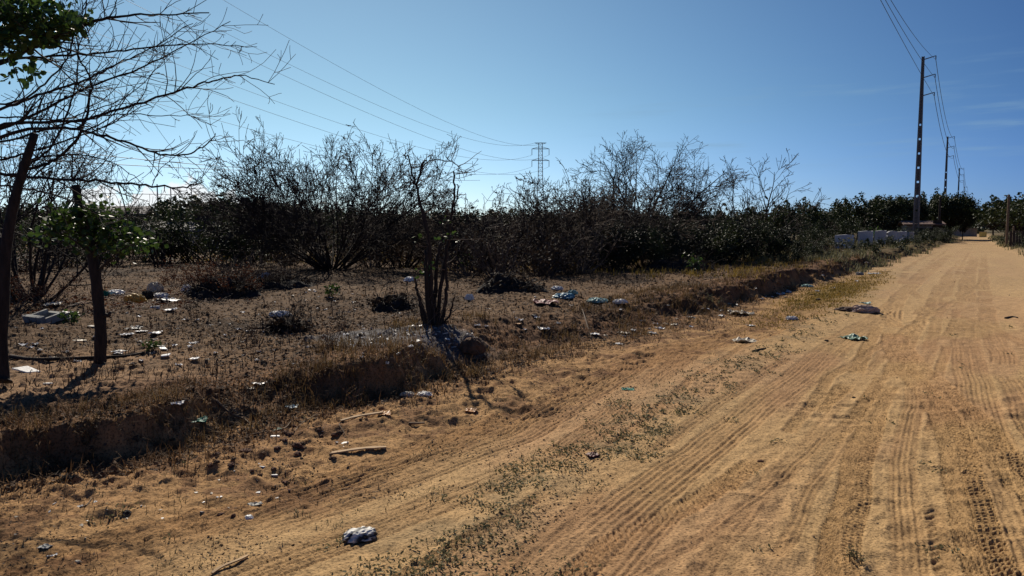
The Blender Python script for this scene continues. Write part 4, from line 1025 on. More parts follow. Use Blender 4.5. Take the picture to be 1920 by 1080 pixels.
obj('boards', b.me('boards', M['dark']), t)
for z in (.3, .95):
    b = MB(); b.box((0, .035, z), (1.35, .035, .09)); obj('rail', b.me('rail', M['oldwood']), t)
p0 = at(370, 470, 32); p0[2] = gz(p0[0], p0[1])
t = thing('faded_board', 'faded pale board standing among dark bushes at the left', 'board', p0)
b = MB(); b.box((0, 0, .75), (.75, .04, .5)); obj('panel', b.me('panel', M['greyplastic']), t)
for sx in (-1, 1):
    b = MB(); b.box((sx * .3, .05, .45), (.06, .05, 1.1)); obj('leg', b.me('leg', M['oldwood']), t)

# ------------------------------------------------------------------ litter builders
def crumple(seed, sx, sy, sz, m, n=20, fold=.35, name='bag'):
    rg = np.random.RandomState(seed); th = np.linspace(0, math.pi, n); ph = np.linspace(0, 2 * math.pi, 2 * n, endpoint=False)
    T, Pn = np.meshgrid(th, ph, indexing='ij')
    d = np.stack([np.sin(T) * np.cos(Pn), np.sin(T) * np.sin(Pn), np.cos(T)], -1)
    o = seed * 3.7
    r = 1 + fold * (1 - 2.2 * np.abs(fbm(d[..., 0] * 2.6 + o, d[..., 1] * 2.6 + d[..., 2] * 2.1 + o, seed, 3))) * np.sin(T) ** .5 + fold * .5 * fbm(d[..., 0] * 7 + o, d[..., 1] * 7 - d[..., 2] * 6, seed + 5, 2) * np.sin(T)
    v = d * r[..., None] * np.array([sx, sy, sz]) / 2
    v[..., 2] = np.where(v[..., 2] < 0, v[..., 2] * .35, v[..., 2])
    v[0] = v[0].mean(0); v[-1] = v[-1].mean(0)
    f = []; k = 2 * n
    for i in range(n - 1):
        for j in range(k): f.append((i * k + j, (i + 1) * k + j, (i + 1) * k + (j + 1) % k, i * k + (j + 1) % k))
    v = v.reshape(-1, 3); v[:, 2] -= v[:, 2].min() + .15 * sz * .3
    return mesh(name, v, f, M[m], False)
def sheet(seed, w, l, m, curl=.12, n=9, name='scrap', th=.004, jag=.25):
    rg = np.random.RandomState(seed); g = np.linspace(-1, 1, n); A, B = np.meshgrid(g, g, indexing='ij')
    r = 1 + jag * fbm(A * 1.7 + seed, B * 1.7 - seed, seed, 3)
    z = curl * min(w, l) * (np.abs(fbm(A * 1.3 + seed * 2, B * 1.3, seed + 3, 3)) * 2 + .3 * fbm(A * 4, B * 4 + seed, seed + 9, 2) + .25 * (A * math.cos(seed) + B * math.sin(seed)) ** 2)
    v = np.stack([A * r * w / 2, B * r * l / 2, z - z.min() + th], -1).reshape(-1, 3); m_ = len(v)
    v = np.concatenate([v, v - np.array([0, 0, th])]); f = []
    for i in range(n - 1):
        for j in range(n - 1):
            q = (i * n + j, (i + 1) * n + j, (i + 1) * n + j + 1, i * n + j + 1); f.append(q); f.append(tuple(a + m_ for a in q[::-1]))
    rim = [i * n for i in range(n)] + [(n - 1) * n + j for j in range(1, n)] + [i * n + n - 1 for i in range(n - 2, -1, -1)] + [j for j in range(n - 2, 0, -1)]
    for k in range(len(rim)): a, q = rim[k], rim[(k + 1) % len(rim)]; f.append((a, a + m_, q + m_, q))
    return mesh(name, v, f, M[m], False)
def shard(seed, w, l, th, m, name='shard', tilt=.2):
    rg = np.random.RandomState(seed); k = rg.randint(4, 7); a = np.sort(rg.uniform(0, 6.283, k) * .35 + np.arange(k) * 6.283 / k)
    r = rg.uniform(.7, 1.1, k); xy = np.stack([np.cos(a) * r * w / 2, np.sin(a) * r * l / 2], 1)
    tx_, ty_ = rg.uniform(-tilt, tilt, 2); zz = xy[:, 0] * tx_ + xy[:, 1] * ty_; zz -= zz.min() + .003
    v = [(x_, y_, z_) for (x_, y_), z_ in zip(xy, zz)] + [(x_ * .96, y_ * .96, z_ + th) for (x_, y_), z_ in zip(xy, zz)]
    return mesh(name, v, [tuple(range(k))[::-1], tuple(range(k, 2 * k))] + [(i, (i + 1) % k, (i + 1) % k + k, i + k) for i in range(k)], M[m])
def rock(seed, sx, sy, sz, m, name='stone', rough=.3):
    return crumple(seed, sx, sy, sz, m, 7 if m in ('brick', 'pale') else 12, rough, name)
def stick(pts, r, m, name='stick'):
    b = MB(); sp = smooth_pts(pts, 4); b.tube(sp, np.linspace(r, r * .6, len(sp)), 6); return b.me(name, M[m], True)
def plank(seed, L, w, th, m, name='plank', bend=.004):
    rg = np.random.RandomState(seed); n = 9; b = MB(); v = []
    for i in range(n):
        s = i / (n - 1) * 2 - 1; zz = bend * (1 - s * s) + .002; ww = w * (1 + .08 * rg.normal()) * (1 if 0 < i < n - 1 else .7)
        yo = .012 * math.sin(s * 2.3 + seed)
        v += [(s * L / 2, yo - ww / 2, zz), (s * L / 2, yo + ww / 2, zz), (s * L / 2, yo + ww / 2 * .95, zz + th), (s * L / 2, yo - ww / 2 * .95, zz + th)]
    f = [(3, 2, 1, 0), tuple((n - 1) * 4 + k for k in range(4))]
    for i in range(n - 1):
        for k in range(4): f.append((i * 4 + k, i * 4 + (k + 1) % 4, (i + 1) * 4 + (k + 1) % 4, (i + 1) * 4 + k))
    b.add(v, f); return b.me(name, M[m])
def px2m(px, Y): return px / F * Y
# kind, x, y, width in px, height or depth in px, material, name, category, label
LIT = [
 ('crumple', 1057, 556, 36, 13, 'blue', 'plastic_bag', 'bag', 'light blue crumpled bag on the lot at the bank edge'),
 ('crumple', 1044, 543, 20, 10, 'white', 'plastic_bag', 'bag', 'white crumpled bag just behind the light blue bag'),
 ('crumple', 1074, 549, 16, 12, 'aqua', 'plastic_bag', 'bag', 'small torn grey blue bag at the right end of the light blue bag'),
 ('crumple', 1120, 565, 32, 12, 'aqua', 'plastic_bag', 'bag', 'pale aqua bag lying left of a dark clump on the bank'),
 ('rock', 1144, 562, 17, 16, 'char', 'dark_clump', 'rubbish', 'dark brown clump between the aqua bag and white bag'),
 ('crumple', 1162, 568, 24, 11, 'white', 'plastic_bag', 'bag', 'small white bag right of the dark clump on the bank'),
 ('sheet', 1022, 570, 44, 9, 'red', 'red_wrapper', 'wrapper', 'long dull red wrapper in front of the light blue bag'),
 ('sheet', 970, 608, 14, 10, 'orange', 'orange_wrapper', 'wrapper', 'rust orange wrapper left on the bank top below the red wrapper'),
 ('sheet', 1020, 622, 20, 8, 'pale', 'paper_scrap', 'paper', 'bent pale scrap on the slope below the bank top'),
 ('sheet', 1115, 628, 14, 6, 'white', 'paper_scrap', 'paper', 'slim white scrap halfway down the slope'),
 ('sheet', 1170, 625, 20, 8, 'cream', 'paper_scrap', 'paper', 'cream crumpled scrap near the foot of the slope'),
 ('sheet', 1226, 626, 10, 10, 'white', 'paper_scrap', 'paper', 'thin white strip on the slope where the sand begins'),
 ('sheet', 1160, 646, 10, 5, 'white', 'paper_scrap', 'paper', 'tiny white scrap at the very foot of the slope'),
 ('sheet', 1382, 589, 40, 11, 'cream', 'plastic_sheet', 'sheet', 'dusty cream sheet at the bank foot left of the yellow grass'),
 ('crumple', 1484, 597, 22, 9, 'white', 'plastic_bag', 'bag', 'small white bag in the yellow grass'),
 ('sheet', 1408, 612, 12, 5, 'white', 'paper_scrap', 'paper', 'white scrap lying between the cream sheet and the road'),
 ('sheet', 1396, 642, 40, 8, 'cream', 'torn_bag', 'bag', 'torn cream white bag at the left side of the wheel tracks'),
 ('crumple', 1513, 537, 18, 7, 'aqua', 'plastic_bag', 'bag', 'blue green bag on the sand near the far bank'),
 ('sheet', 1462, 552, 18, 6, 'pale', 'paper_scrap', 'paper', 'pale flat scraps in the shade of the far bank'),
 ('crumple', 1478, 548, 9, 5, 'white', 'plastic_cup', 'cup', 'tiny white cup at the foot of the far bank'),
 ('sheet', 1521, 553, 10, 5, 'yellow', 'paper_scrap', 'paper', 'small yellowish scrap in the grass below the blue green bag'),
 ('rock', 1534, 561, 12, 5, 'char', 'dark_clump', 'rubbish', 'dark clump in the yellow grass left of the cloth bundle'),
 ('sheet', 1640, 514, 20, 5, 'white', 'plastic_sheet', 'sheet', 'white sheet by the road edge beyond the cloth bundle'),
 ('crumple', 1612, 514, 12, 8, 'greyplastic', 'plastic_bag', 'bag', 'grey bag in a weed tuft left of the white sheet'),
 ('sheet', 1622, 569, 16, 5, 'aqua', 'plastic_bag', 'bag', 'small whitish bag just behind the cloth bundle'),
 ('sheet', 1600, 636, 36, 8, 'palegreen', 'torn_bag', 'bag', 'flat pale green bag on the road'),
 ('rock', 1549, 638, 9, 5, 'char', 'stone', 'stone', 'dark stone left of the flat pale green bag'),
 ('sheet', 1178, 731, 24, 5, 'green', 'torn_bag', 'bag', 'thin bright green scrap beside the wheel tracks'),
 ('sheet', 1111, 858, 24, 10, 'maroon', 'maroon_wrapper', 'wrapper', 'dark maroon wrapper among the road weeds'),
 ('rock', 1426, 864, 12, 7, 'brick', 'stone', 'stone', 'dark stone pressed in the road right of the weeds'),
 ('rock', 1601, 746, 7, 5, 'char', 'stone', 'stone', 'small dark stone on the road right of centre'),
 ('sheet', 883, 775, 20, 13, 'orange', 'orange_wrapper', 'wrapper', 'orange wrapper on the sand right of the planks'),
 ('sheet', 722, 776, 20, 12, 'orange', 'orange_wrapper', 'wrapper', 'orange scrap at the right tip of the split plank'),
 ('crumple', 766, 741, 26, 9, 'cream', 'plastic_bottle', 'bottle', 'dusty cream bottle lying at the foot of the mound'),
 ('crumple', 796, 741, 24, 8, 'white', 'plastic_bag', 'bag', 'dusty white bag right beside the cream bottle'),
 ('shard', 912, 693, 14, 10, 'pale', 'tile_piece', 'tile', 'pale tile piece on the sand right of the mound'),
 ('shard', 517, 820, 22, 8, 'white', 'tile_piece', 'tile', 'white tile piece among the sticks at the bank foot'),
 ('shard', 646, 834, 18, 9, 'white', 'tile_piece', 'tile', 'white tile piece above the tan plank'),
 ('shard', 492, 882, 14, 6, 'pale', 'tile_piece', 'tile', 'pale slanted chip on the sand below the sticks'),
 ('shard', 515, 896, 18, 6, 'pale', 'tile_piece', 'tile', 'long pale chip right of the slanted chip'),
 ('shard', 484, 926, 12, 9, 'white', 'tile_piece', 'tile', 'small white chip above the white block'),
 ('shard', 520, 938, 12, 6, 'white', 'tile_piece', 'tile', 'small white chip right of the white block'),
 ('rock', 467, 970, 19, 13, 'pale', 'white_block', 'block', 'small white block standing on the near sand'),
 ('sheet', 478, 951, 28, 8, 'greyplastic', 'paper_scrap', 'paper', 'grey scrap on the sand behind the white block'),
 ('rock', 438, 969, 11, 14, 'brick', 'brick_piece', 'brick', 'upright dark brick chip left of the white block'),
 ('rock', 415, 965, 18, 10, 'brick', 'brick_piece', 'brick', 'flat dark brick chip farthest left of the white block'),
 ('rock', 535, 904, 18, 9, 'brick', 'brick_piece', 'brick', 'brown brick lump right of the pale chips'),
 ('rock', 557, 833, 22, 17, 'brick', 'brick_piece', 'brick', 'largest dark brick lump at the bank foot'),
 ('rock', 520, 842, 16, 10, 'brick', 'brick_piece', 'brick', 'dark brick lump below the white tile piece'),
 ('rock', 462, 848, 26, 12, 'brick', 'brick_piece', 'brick', 'long dark brick piece left of the white tile piece'),
 ('rock', 630, 814, 22, 13, 'brick', 'brick_piece', 'brick', 'dark brick lump left of the split plank end'),
 ('rock', 128, 905, 24, 16, 'char', 'earth_clod', 'clod', 'dark clod below the left bank'),
 ('rock', 238, 969, 18, 12, 'char', 'earth_clod', 'clod', 'dark lump with white scraps on the near sand'),
 ('sheet', 240, 972, 12, 5, 'white', 'paper_scrap', 'paper', 'white scrap against the dark lump on the near sand'),
 ('sheet', 147, 950, 16, 5, 'white', 'paper_scrap', 'paper', 'white scrap lying on the sand far below the left bank'),
 ('sheet', 178, 946, 8, 4, 'white', 'paper_scrap', 'paper', 'tiny white scrap right of another on the near sand'),
 ('sheet', 98, 1043, 16, 6, 'white', 'paper_scrap', 'paper', 'white scrap in the bottom left corner sand'),
 ('rock', 145, 1054, 14, 8, 'cream', 'stone', 'stone', 'round cream pebble at the bottom left'),
 ('sheet', 85, 1028, 20, 10, 'greyplastic', 'paper_scrap', 'paper', 'grey crumpled scrap above the bottom left white scrap'),
 ('sheet', 334, 767, 20, 8, 'white', 'paper_scrap', 'paper', 'white paper scrap on the grassy bank top'),
 ('sheet', 372, 802, 30, 12, 'green', 'torn_bag', 'bag', 'dark green net scrap on the bank face'),
 ('sheet', 522, 808, 14, 7, 'green', 'torn_bag', 'bag', 'small green scrap beside the white tile piece'),
 ('sheet', 548, 765, 22, 8, 'blue', 'torn_bag', 'bag', 'dull blue scrap in the hollow of the bank'),
 ('sheet', 487, 724, 18, 8, 'pale', 'paper_scrap', 'paper', 'pale scrap on the bank top left of the mound'),
 ('sheet', 470, 729, 14, 8, 'cream', 'paper_scrap', 'paper', 'cream scrap next to a pale scrap left of the mound'),
 ('shard', 50, 698, 54, 9, 'white', 'white_board', 'board', 'long white board lying between the two foreground trunks'),
 ('shard', 92, 722, 24, 6, 'pale', 'white_board', 'board', 'short pale board below the long white board'),
 ('crumple', 254, 563, 34, 17, 'yellow', 'plastic_bag', 'bag', 'yellow crumpled bag in the rubbish right of the small tree'),
 ('crumple', 291, 545, 24, 20, 'cream', 'plastic_bag', 'bag', 'round tied cream bag behind the yellow bag'),
 ('crumple', 276, 556, 20, 14, 'char', 'dark_clump', 'rubbish', 'dark clump between yellow and cream bags'),
 ('crumple', 218, 552, 28, 9, 'white', 'plastic_bag', 'bag', 'white torn bag left of the yellow bag'),
 ('crumple', 197, 554, 12, 10, 'green', 'plastic_bag', 'bag', 'small green bag touching the small tree trunk'),
 ('crumple', 302, 556, 26, 9, 'white', 'plastic_bag', 'bag', 'white bag in front of the tied cream bag'),
 ('sheet', 312, 565, 36, 6, 'pale', 'plastic_sheet', 'sheet', 'pale grey sheet right of the yellow bag'),
 ('can', 291, 580, 16, 7, 'white', 'plastic_cup', 'cup', 'white cup on its side in front of the rubbish row'),
 ('sheet', 320, 581, 18, 6, 'white', 'paper_scrap', 'paper', 'white scrap right of the white cup'),
 ('crumple', 351, 546, 17, 14, 'white', 'plastic_bag', 'bag', 'whitish bag at the left foot of the rust bush'),
 ('sheet', 393, 554, 34, 7, 'white', 'paper_scrap', 'paper', 'long white scrap below the largest rust bush'),
 ('crumple', 498, 522, 24, 13, 'white', 'plastic_bag', 'bag', 'white bag on the dark heap below the wide shrub'),
 ('sheet', 585, 545, 12, 8, 'white', 'paper_scrap', 'paper', 'white slip left of the little green plant'),
 ('sheet', 620, 558, 9, 7, 'white', 'plastic_cup', 'cup', 'white cup at the foot of the little green plant'),
 ('crumple', 525, 591, 34, 11, 'white', 'plastic_bag', 'bag', 'largest white bag on the open lot'),
 ('crumple', 545, 614, 16, 8, 'white', 'plastic_bag', 'bag', 'smaller white bag below the largest white bag'),
 ('crumple', 768, 527, 20, 9, 'white', 'plastic_bag', 'bag', 'white bag just left of the stump tree'),
 ('crumple', 880, 560, 14, 12, 'white', 'plastic_bag', 'bag', 'white bag just right of the stump tree'),
 ('sheet', 252, 618, 22, 12, 'greyplastic', 'paper_scrap', 'paper', 'grey folded board in the scatter right of the small tree'),
 ('sheet', 265, 623, 14, 8, 'white', 'paper_scrap', 'paper', 'white scrap leaning on the grey folded board'),
 ('sheet', 238, 628, 16, 7, 'white', 'paper_scrap', 'paper', 'white scrap left of the grey folded board'),
 ('sheet', 293, 627, 20, 5, 'white', 'paper_scrap', 'paper', 'white strip right of the grey folded board'),
 ('shard', 305, 649, 24, 8, 'cream', 'tile_piece', 'tile', 'upper cream tile in the tile pile right of the small tree'),
 ('shard', 306, 658, 24, 6, 'white', 'tile_piece', 'tile', 'white tile in the middle of the tile pile'),
 ('shard', 312, 669, 24, 6, 'white', 'tile_piece', 'tile', 'lowest white tile of the tile pile'),
 ('sheet', 222, 661, 18, 6, 'pale', 'paper_scrap', 'paper', 'pale scrap right of the foot of the small tree'),
 ('shard', 152, 640, 28, 9, 'cream', 'white_board', 'board', 'cream board left of the small tree trunk'),
 ('shard', 172, 612, 18, 5, 'cream', 'white_board', 'board', 'cream strip touching the left of the small tree trunk'),
 ('sheet', 97, 574, 26, 7, 'cream', 'paper_scrap', 'paper', 'cream scrap behind the grey frame'),
 ('sheet', 119, 588, 22, 6, 'pale', 'paper_scrap', 'paper', 'pale scrap behind the right side of the grey frame'),
 ('sheet', 362, 645, 14, 6, 'pale', 'paper_scrap', 'paper', 'pale crumple on the open lot left of the mound'),
 ('sheet', 365, 673, 16, 4, 'white', 'paper_scrap', 'paper', 'thin white slip on the lot left of the mound'),
 ('sheet', 395, 611, 8, 5, 'white', 'paper_scrap', 'paper', 'square white scrap at a dark tuft on the lot'),
 ('shard', 764, 621, 17, 8, 'pale', 'tile_piece', 'tile', 'largest pale tile piece on the grey ash patch'),
]
hp = hit([q[1] for q in LIT], [q[2] + (q[4] * .25 if q[0] in ('crumple', 'rock', 'block') else 0) for q in LIT])
lrg = np.random.RandomState(6)
for i, ((kd, px, py, w, h, m, nm, ct, lab), p0) in enumerate(zip(LIT, hp)):
    Y = p0[1]; wm_, hm = px2m(w, Y), px2m(h, Y)
    gr = max(.12, (CAMH - p0[2]) / Y)                   # how flat the ground is seen
    if kd == 'crumple': me = crumple(i + 1, wm_, wm_ * lrg.uniform(.6, .9), hm * (1.45 if px < 900 else 1.1), m, 18, .38, nm)
    elif kd == 'rock': me = rock(i + 1, wm_ * .85, wm_ * lrg.uniform(.5, .8), hm * .8, m, nm)
    elif kd == 'sheet': me = sheet(i + 1, wm_, min(hm / gr * .75, wm_ * 1.3), m, .12, 9, nm)
    elif kd == 'shard': me = shard(i + 1, wm_, min(hm / gr * .8, wm_ * 1.0), .010, m, nm, .15)
    elif kd == 'can':
        b = MB(); b.tube([(-wm_ / 2, 0, hm / 2), (-wm_ / 2 + .004, 0, hm / 2), (wm_ / 2 - .004, 0, hm / 2), (wm_ / 2, 0, hm / 2)], [hm * .38, hm * .40, hm * .5, hm * .5], 14); me = b.me(nm, M[m])
    else:
        b = MB(); b.frustum((0, 0, -.005), (wm_, wm_ * .7), (wm_ * .93, wm_ * .62), hm, .4); me = b.me(nm, M[m])
    obj(nm, me, None, p0 - np.array([0, 0, .004]), lrg.uniform(-.5, .5), label=lab, cat=ct)
# special pieces
p0 = lot(675, 1016); rag_me = crumple(404, .165, .13, .075, 'rag', 40, .2, 'striped_rag'); rag_me.polygons.foreach_set('use_smooth', [True] * len(rag_me.polygons))
obj('striped_rag', rag_me, None, p0, .5, label='crumpled grey and white striped rag on the sand at the bottom', cat='rag')
b0 = lot(1607, 584)
t = thing('cloth_bundle', 'brown and pale cloth bundle lying on the left of the road', 'bundle', b0)
obj('dark_fold', crumple(501, .42, .3, .14, 'hide', 20, .35, 'dark_fold'), t, (-.17, .02, -.01), .1)
obj('pale_fold', crumple(502, .46, .26, .22, 'hidepale', 22, .28, 'pale_fold'), t, (.08, -.12, -.01), -.12)
obj('dark_end', crumple(503, .2, .2, .10, 'hide', 16, .3, 'dark_end'), t, (.28, -.03, -.01), .3)
def lay(name, px0, px1, kind, w, th, m, label, cat, seed=0, bend=.004):
    a, q = hit([px0[0], px1[0]], [px0[1], px1[1]]); d = q - a; L = np.linalg.norm(d)
    me = plank(seed, L, w, th, m, name, bend)
    o = obj(name, me, None, (a + q) / 2 + np.array([0, 0, .004]), label=label, cat=cat)
    o.rotation_euler = (0, -math.asin(d[2] / L), math.atan2(d[1], d[0])); return o
lay('wooden_plank', (617, 855), (724, 845), 0, .042, .009, 'wood', 'tan sawn plank lying on the sand below the brick lumps', 'plank', 1)
lay('wooden_plank', (638, 792), (716, 776), 0, .038, .009, 'wood', 'split pale plank pointing to the orange scrap', 'plank', 2)
lay('wooden_lath', (400, 1079), (462, 1045), 0, .018, .006, 'wood', 'thin tan lath at the bottom edge of the photo', 'lath', 3, .004)
lay('wooden_lath', (767, 799), (796, 797), 0, .02, .012, 'oldwood', 'short grey lath left of the orange wrapper', 'lath', 4, .004)
lay('wooden_lath', (128, 578), (155, 568), 0, .05, .02, 'oldwood', 'thin board on rust coloured litter left of the small tree', 'lath', 5)
STK = [([(20, 672), (60, 676), (110, 676), (170, 675), (235, 670), (270, 665)], .022, 'bark', 'long dark fallen branch lying behind the small tree trunk'),
       ([(405, 755), (430, 775), (458, 796), (472, 805)], .011, 'oldwood', 'straight stick leaning down the bank face'),
       ([(432, 768), (450, 782), (466, 790)], .009, 'oldwood', 'shorter stick just right of the leaning stick'),
       ([(460, 822), (500, 812), (530, 806), (545, 795), (553, 778)], .006, 'oldwood', 'bent twig curling past the white tile piece'),
       ([(552, 812), (562, 800), (585, 785), (614, 768)], .006, 'oldwood', 'long forked twig rising to the mound'),
       ([(455, 825), (475, 826), (500, 820)], .008, 'bark', 'dark curved stick left of the white tile piece'),
       ([(705, 760), (716, 755), (728, 750)], .010, 'wood', 'short pale stick near the cream bottle'),
       ([(1411, 660), (1424, 657), (1436, 654)], .012, 'bark', 'short dark stick on the road edge below the torn cream bag'),
       ([(640, 796), (636, 806), (645, 812), (644, 820)], .004, 'paletwig', 'wriggly root beside the left end of the split plank'),
       ([(1885, 598), (1898, 595), (1908, 597)], .02, 'bark', 'dark stick lying at the right side of the road'),
       ([(640, 920), (690, 917), (725, 905)], .004, 'oldwood', 'thin curved twig half buried in the near sand'),
       ([(370, 565), (410, 563), (440, 556), (458, 548)], .010, 'bark', 'curved dark branch on the lot below the rust bush'),
       ([(500, 597), (540, 602), (585, 606)], .012, 'bark', 'dark straight branch right below the largest white bag'),
       ([(1090, 575), (1098, 600), (1110, 640)], .01, 'paletwig', 'pale twig lying down the slope'),
       ([(150, 960), (163, 950), (172, 940)], .005, 'oldwood', 'short tan twig standing between two white scraps')]
for pts, r, m, lab in STK:
    P_ = hit([q[0] for q in pts], [q[1] for q in pts]); P_[:, 2] += r * .5
    obj('fallen_stick', stick(P_ - P_[0], r, m, 'fallen_stick'), None, P_[0], label=lab, cat='stick')
# grey frame of a discarded cabinet
p0 = lot(88, 604)
t = thing('grey_frame', 'empty grey frame of a discarded appliance tipped on the lot', 'frame', p0, -.55)
for nm, c_, d_3 in (('front_rail', (0, -.16, .05), (.46, .07, .10)), ('back_rail', (0, .16, .07), (.46, .05, .10)), ('side_rail', (-.215, 0, .06), (.05, .27, .12)), ('side_rail', (.215, 0, .06), (.05, .27, .10)), ('back_panel', (0, 0, .012), (.40, .27, .015))):
    b = MB(); b.box(c_, d_3, 0, [[1, 0, 0], [0, .96, -.28], [0, .28, .96]]); obj(nm, b.me(nm, M['greyplastic']), t)
p0 = lot(14, 562)
b = MB(); b.box((0, 0, .14), (.34, .02, .28), .6, [[.87, 0, .5], [0, 1, 0], [-.5, 0, .87]]); obj('leaning_board', b.me('leaning_board', M['greyplastic']), None, p0, label='grey board leaning behind the left edge trunk', cat='board')
# heaps
def heap(px, py, sx, sy, sz, m, seed, label, name='debris_heap'):
    p0 = lot(px, py); t = thing(name, label, 'heap', p0); rg = np.random.RandomState(seed)
    g = np.linspace(-1, 1, 30); A, B = np.meshgrid(g, g, indexing='ij'); rr = np.hypot(A, B)
    Zm = sz * np.clip(1 - rr ** 1.6, 0, 1) * (.75 + .9 * fbm(A * 2.4 + seed, B * 2.4, seed, 3)) + sz * .16 * fbm(A * 9, B * 9 + seed, seed + 4, 2) * (rr < 1) - .06 * ss(rr, .75, 1.05)
    k = np.arange(29); ii_ = (k[:, None] * 30 + k[None, :]).ravel()
    obj('mound', mesh('mound', np.stack([A * sx / 2, B * sy / 2, Zm], -1).reshape(-1, 3), np.stack([ii_, ii_ + 30, ii_ + 31, ii_ + 1], 1), M[m], True), t)
    P = []; ps = []
    for _ in range(int(110 * max(1, sx * .8))):
        i_, j_ = rg.randint(4, 26, 2)
        if rr[i_, j_] > .95: continue
        q = np.array([A[i_, j_] * sx / 2, B[i_, j_] * sy / 2, Zm[i_, j_]])
        grow(rg, P, q, rg.normal(0, 1, 3) * np.array([1, 1, .35]) + np.array([0, 0, .25]), rg.uniform(.12, .45) * max(1, sx * .6), .0055, 1, lp); ps.append(q)
    obj('twigs', polys_mesh('twigs', P, M['twig'], (4, 3, 3)), t)
    ps = np.array(ps)[rg.randint(0, len(ps), int(420 * max(1, sx)))] + rg.normal(0, .06, (int(420 * max(1, sx)), 3)) * np.array([1.5, 1, .7])
    obj('dry_foliage', leaves_mesh('dry_foliage', ps, .07, M['brownleaf'], rg), t)
heap(735, 580, .70, .5, .22, 'char', 601, 'dark heap of burnt brush left of the stump tree')
heap(515, 540, 1.9, 1.1, .30, 'char', 602, 'wide dark brush heap below the wide bare shrub')
heap(1275, 506, 2.4, 1.2, .32, 'char', 603, 'rubble and brush heap in front of the dark hedge')
heap(540, 624, .45, .3, .08, 'char', 604, 'low black burnt heap with white bits left of the ash patch')
heap(420, 552, 1.6, .9, .30, 'char', 605, 'dark heap under the largest rust bush')
heap(960, 545, 1.5, .8, .28, 'char', 606, 'brush heap behind the red wrapper')
p0 = lot(886, 664)
obj('earth_clod', rock(610, .27, .22, .30, 'clod', 'earth_clod', .22), None, p0 - np.array([0, 0, .03]), label='big brown clod of earth at the right end of the ash patch', cat='clod')

# small repeats
def scatter(src_fn, nvar, pts, sizes, name, label, cat, group, seed):
    rg = np.random.RandomState(seed); vs = [src_fn(k) for k in range(nvar)]
    for k, (q, s) in enumerate(zip(pts, sizes)):
        obj(name, vs[k % nvar], None, q - np.array([0, 0, .003]), rg.uniform(0, 6.28), s, label, cat, group)
rg = np.random.RandomState(44)
n = 95; ax_ = 770 + rg.normal(0, 62, n); ay_ = 634 + rg.normal(0, 12, n); ax_, ay_ = np.clip(ax_, 640, 925), np.clip(ay_, 612, 662)
scatter(lambda k: shard(700 + k, .07, .055, .008, 'pale', 'tile_chip', .35), 6, hit(ax_, ay_), rg.uniform(.35, 1.1, n), 'tile_chip', 'pale chip of broken tile scattered on the grey ash patch', 'tile chip', 'pale chips on the ash patch', 1)
n = 110; ax_ = rg.uniform(20, 760, n); ay_ = rg.uniform(545, 690, n)
scatter(lambda k: sheet(720 + k, .08, .06, ('white', 'pale', 'cream')[k % 3], .3, 6, 'paper_bit'), 6, hit(ax_, ay_), rg.uniform(.3, .95, n), 'paper_bit', 'small whitish scrap littering the dry open lot', 'paper', 'small scraps strewn over the lot', 2)
n = 34; ax_ = rg.uniform(390, 720, n); ay_ = 830 + rg.normal(0, 26, n) - (ax_ - 550) * .2
scatter(lambda k: rock(740 + k, .075, .055, .045, ('brick', 'clod')[k % 2], 'brick_bit', .35), 6, hit(ax_, ay_), rg.uniform(.3, .8, n), 'brick_bit', 'small broken brick bit strewn at the foot of the bank', 'brick', 'brick bits at the bank foot', 3)
n = 60; ax_ = rg.uniform(0, 760, n); ay_ = np.interp(ax_, [0, 400, 760], [960, 870, 740]) + rg.uniform(0, 110, n)
scatter(lambda k: shard(760 + k, .05, .03, .006, ('pale', 'cream')[k % 2], 'pale_chip', .4), 6, hit(ax_, ay_), rg.uniform(.25, .7, n), 'pale_chip', 'tiny pale chip strewn on the sand below the bank', 'chip', 'tiny chips on the near sand', 4)
n = 40; ax_ = rg.uniform(1150, 1720, n); ay_ = np.interp(ax_, [1150, 1420, 1540, 1720], [640, 565, 538, 482]) + rg.normal(0, 7, n)
scatter(lambda k: sheet(780 + k, .16, .12, ('white', 'cream', 'pale')[k % 3], .3, 6, 'paper_bit'), 6, hit(ax_, ay_), rg.uniform(.3, .8, n), 'paper_bit', 'small pale scrap along the far foot of the bank', 'paper', 'small scraps along the far bank', 5)
n = 36; ax_ = rg.uniform(880, 1330, n); ay_ = rg.uniform(520, 640, n)
scatter(lambda k: sheet(800 + k, .10, .08, ('white', 'cream', 'pale')[k % 3], .3, 6, 'paper_bit'), 6, hit(ax_, ay_), rg.uniform(.3, .9, n), 'paper_bit', 'small pale scrap on the slope right of the stump tree', 'paper', 'small scraps on the slope', 6)

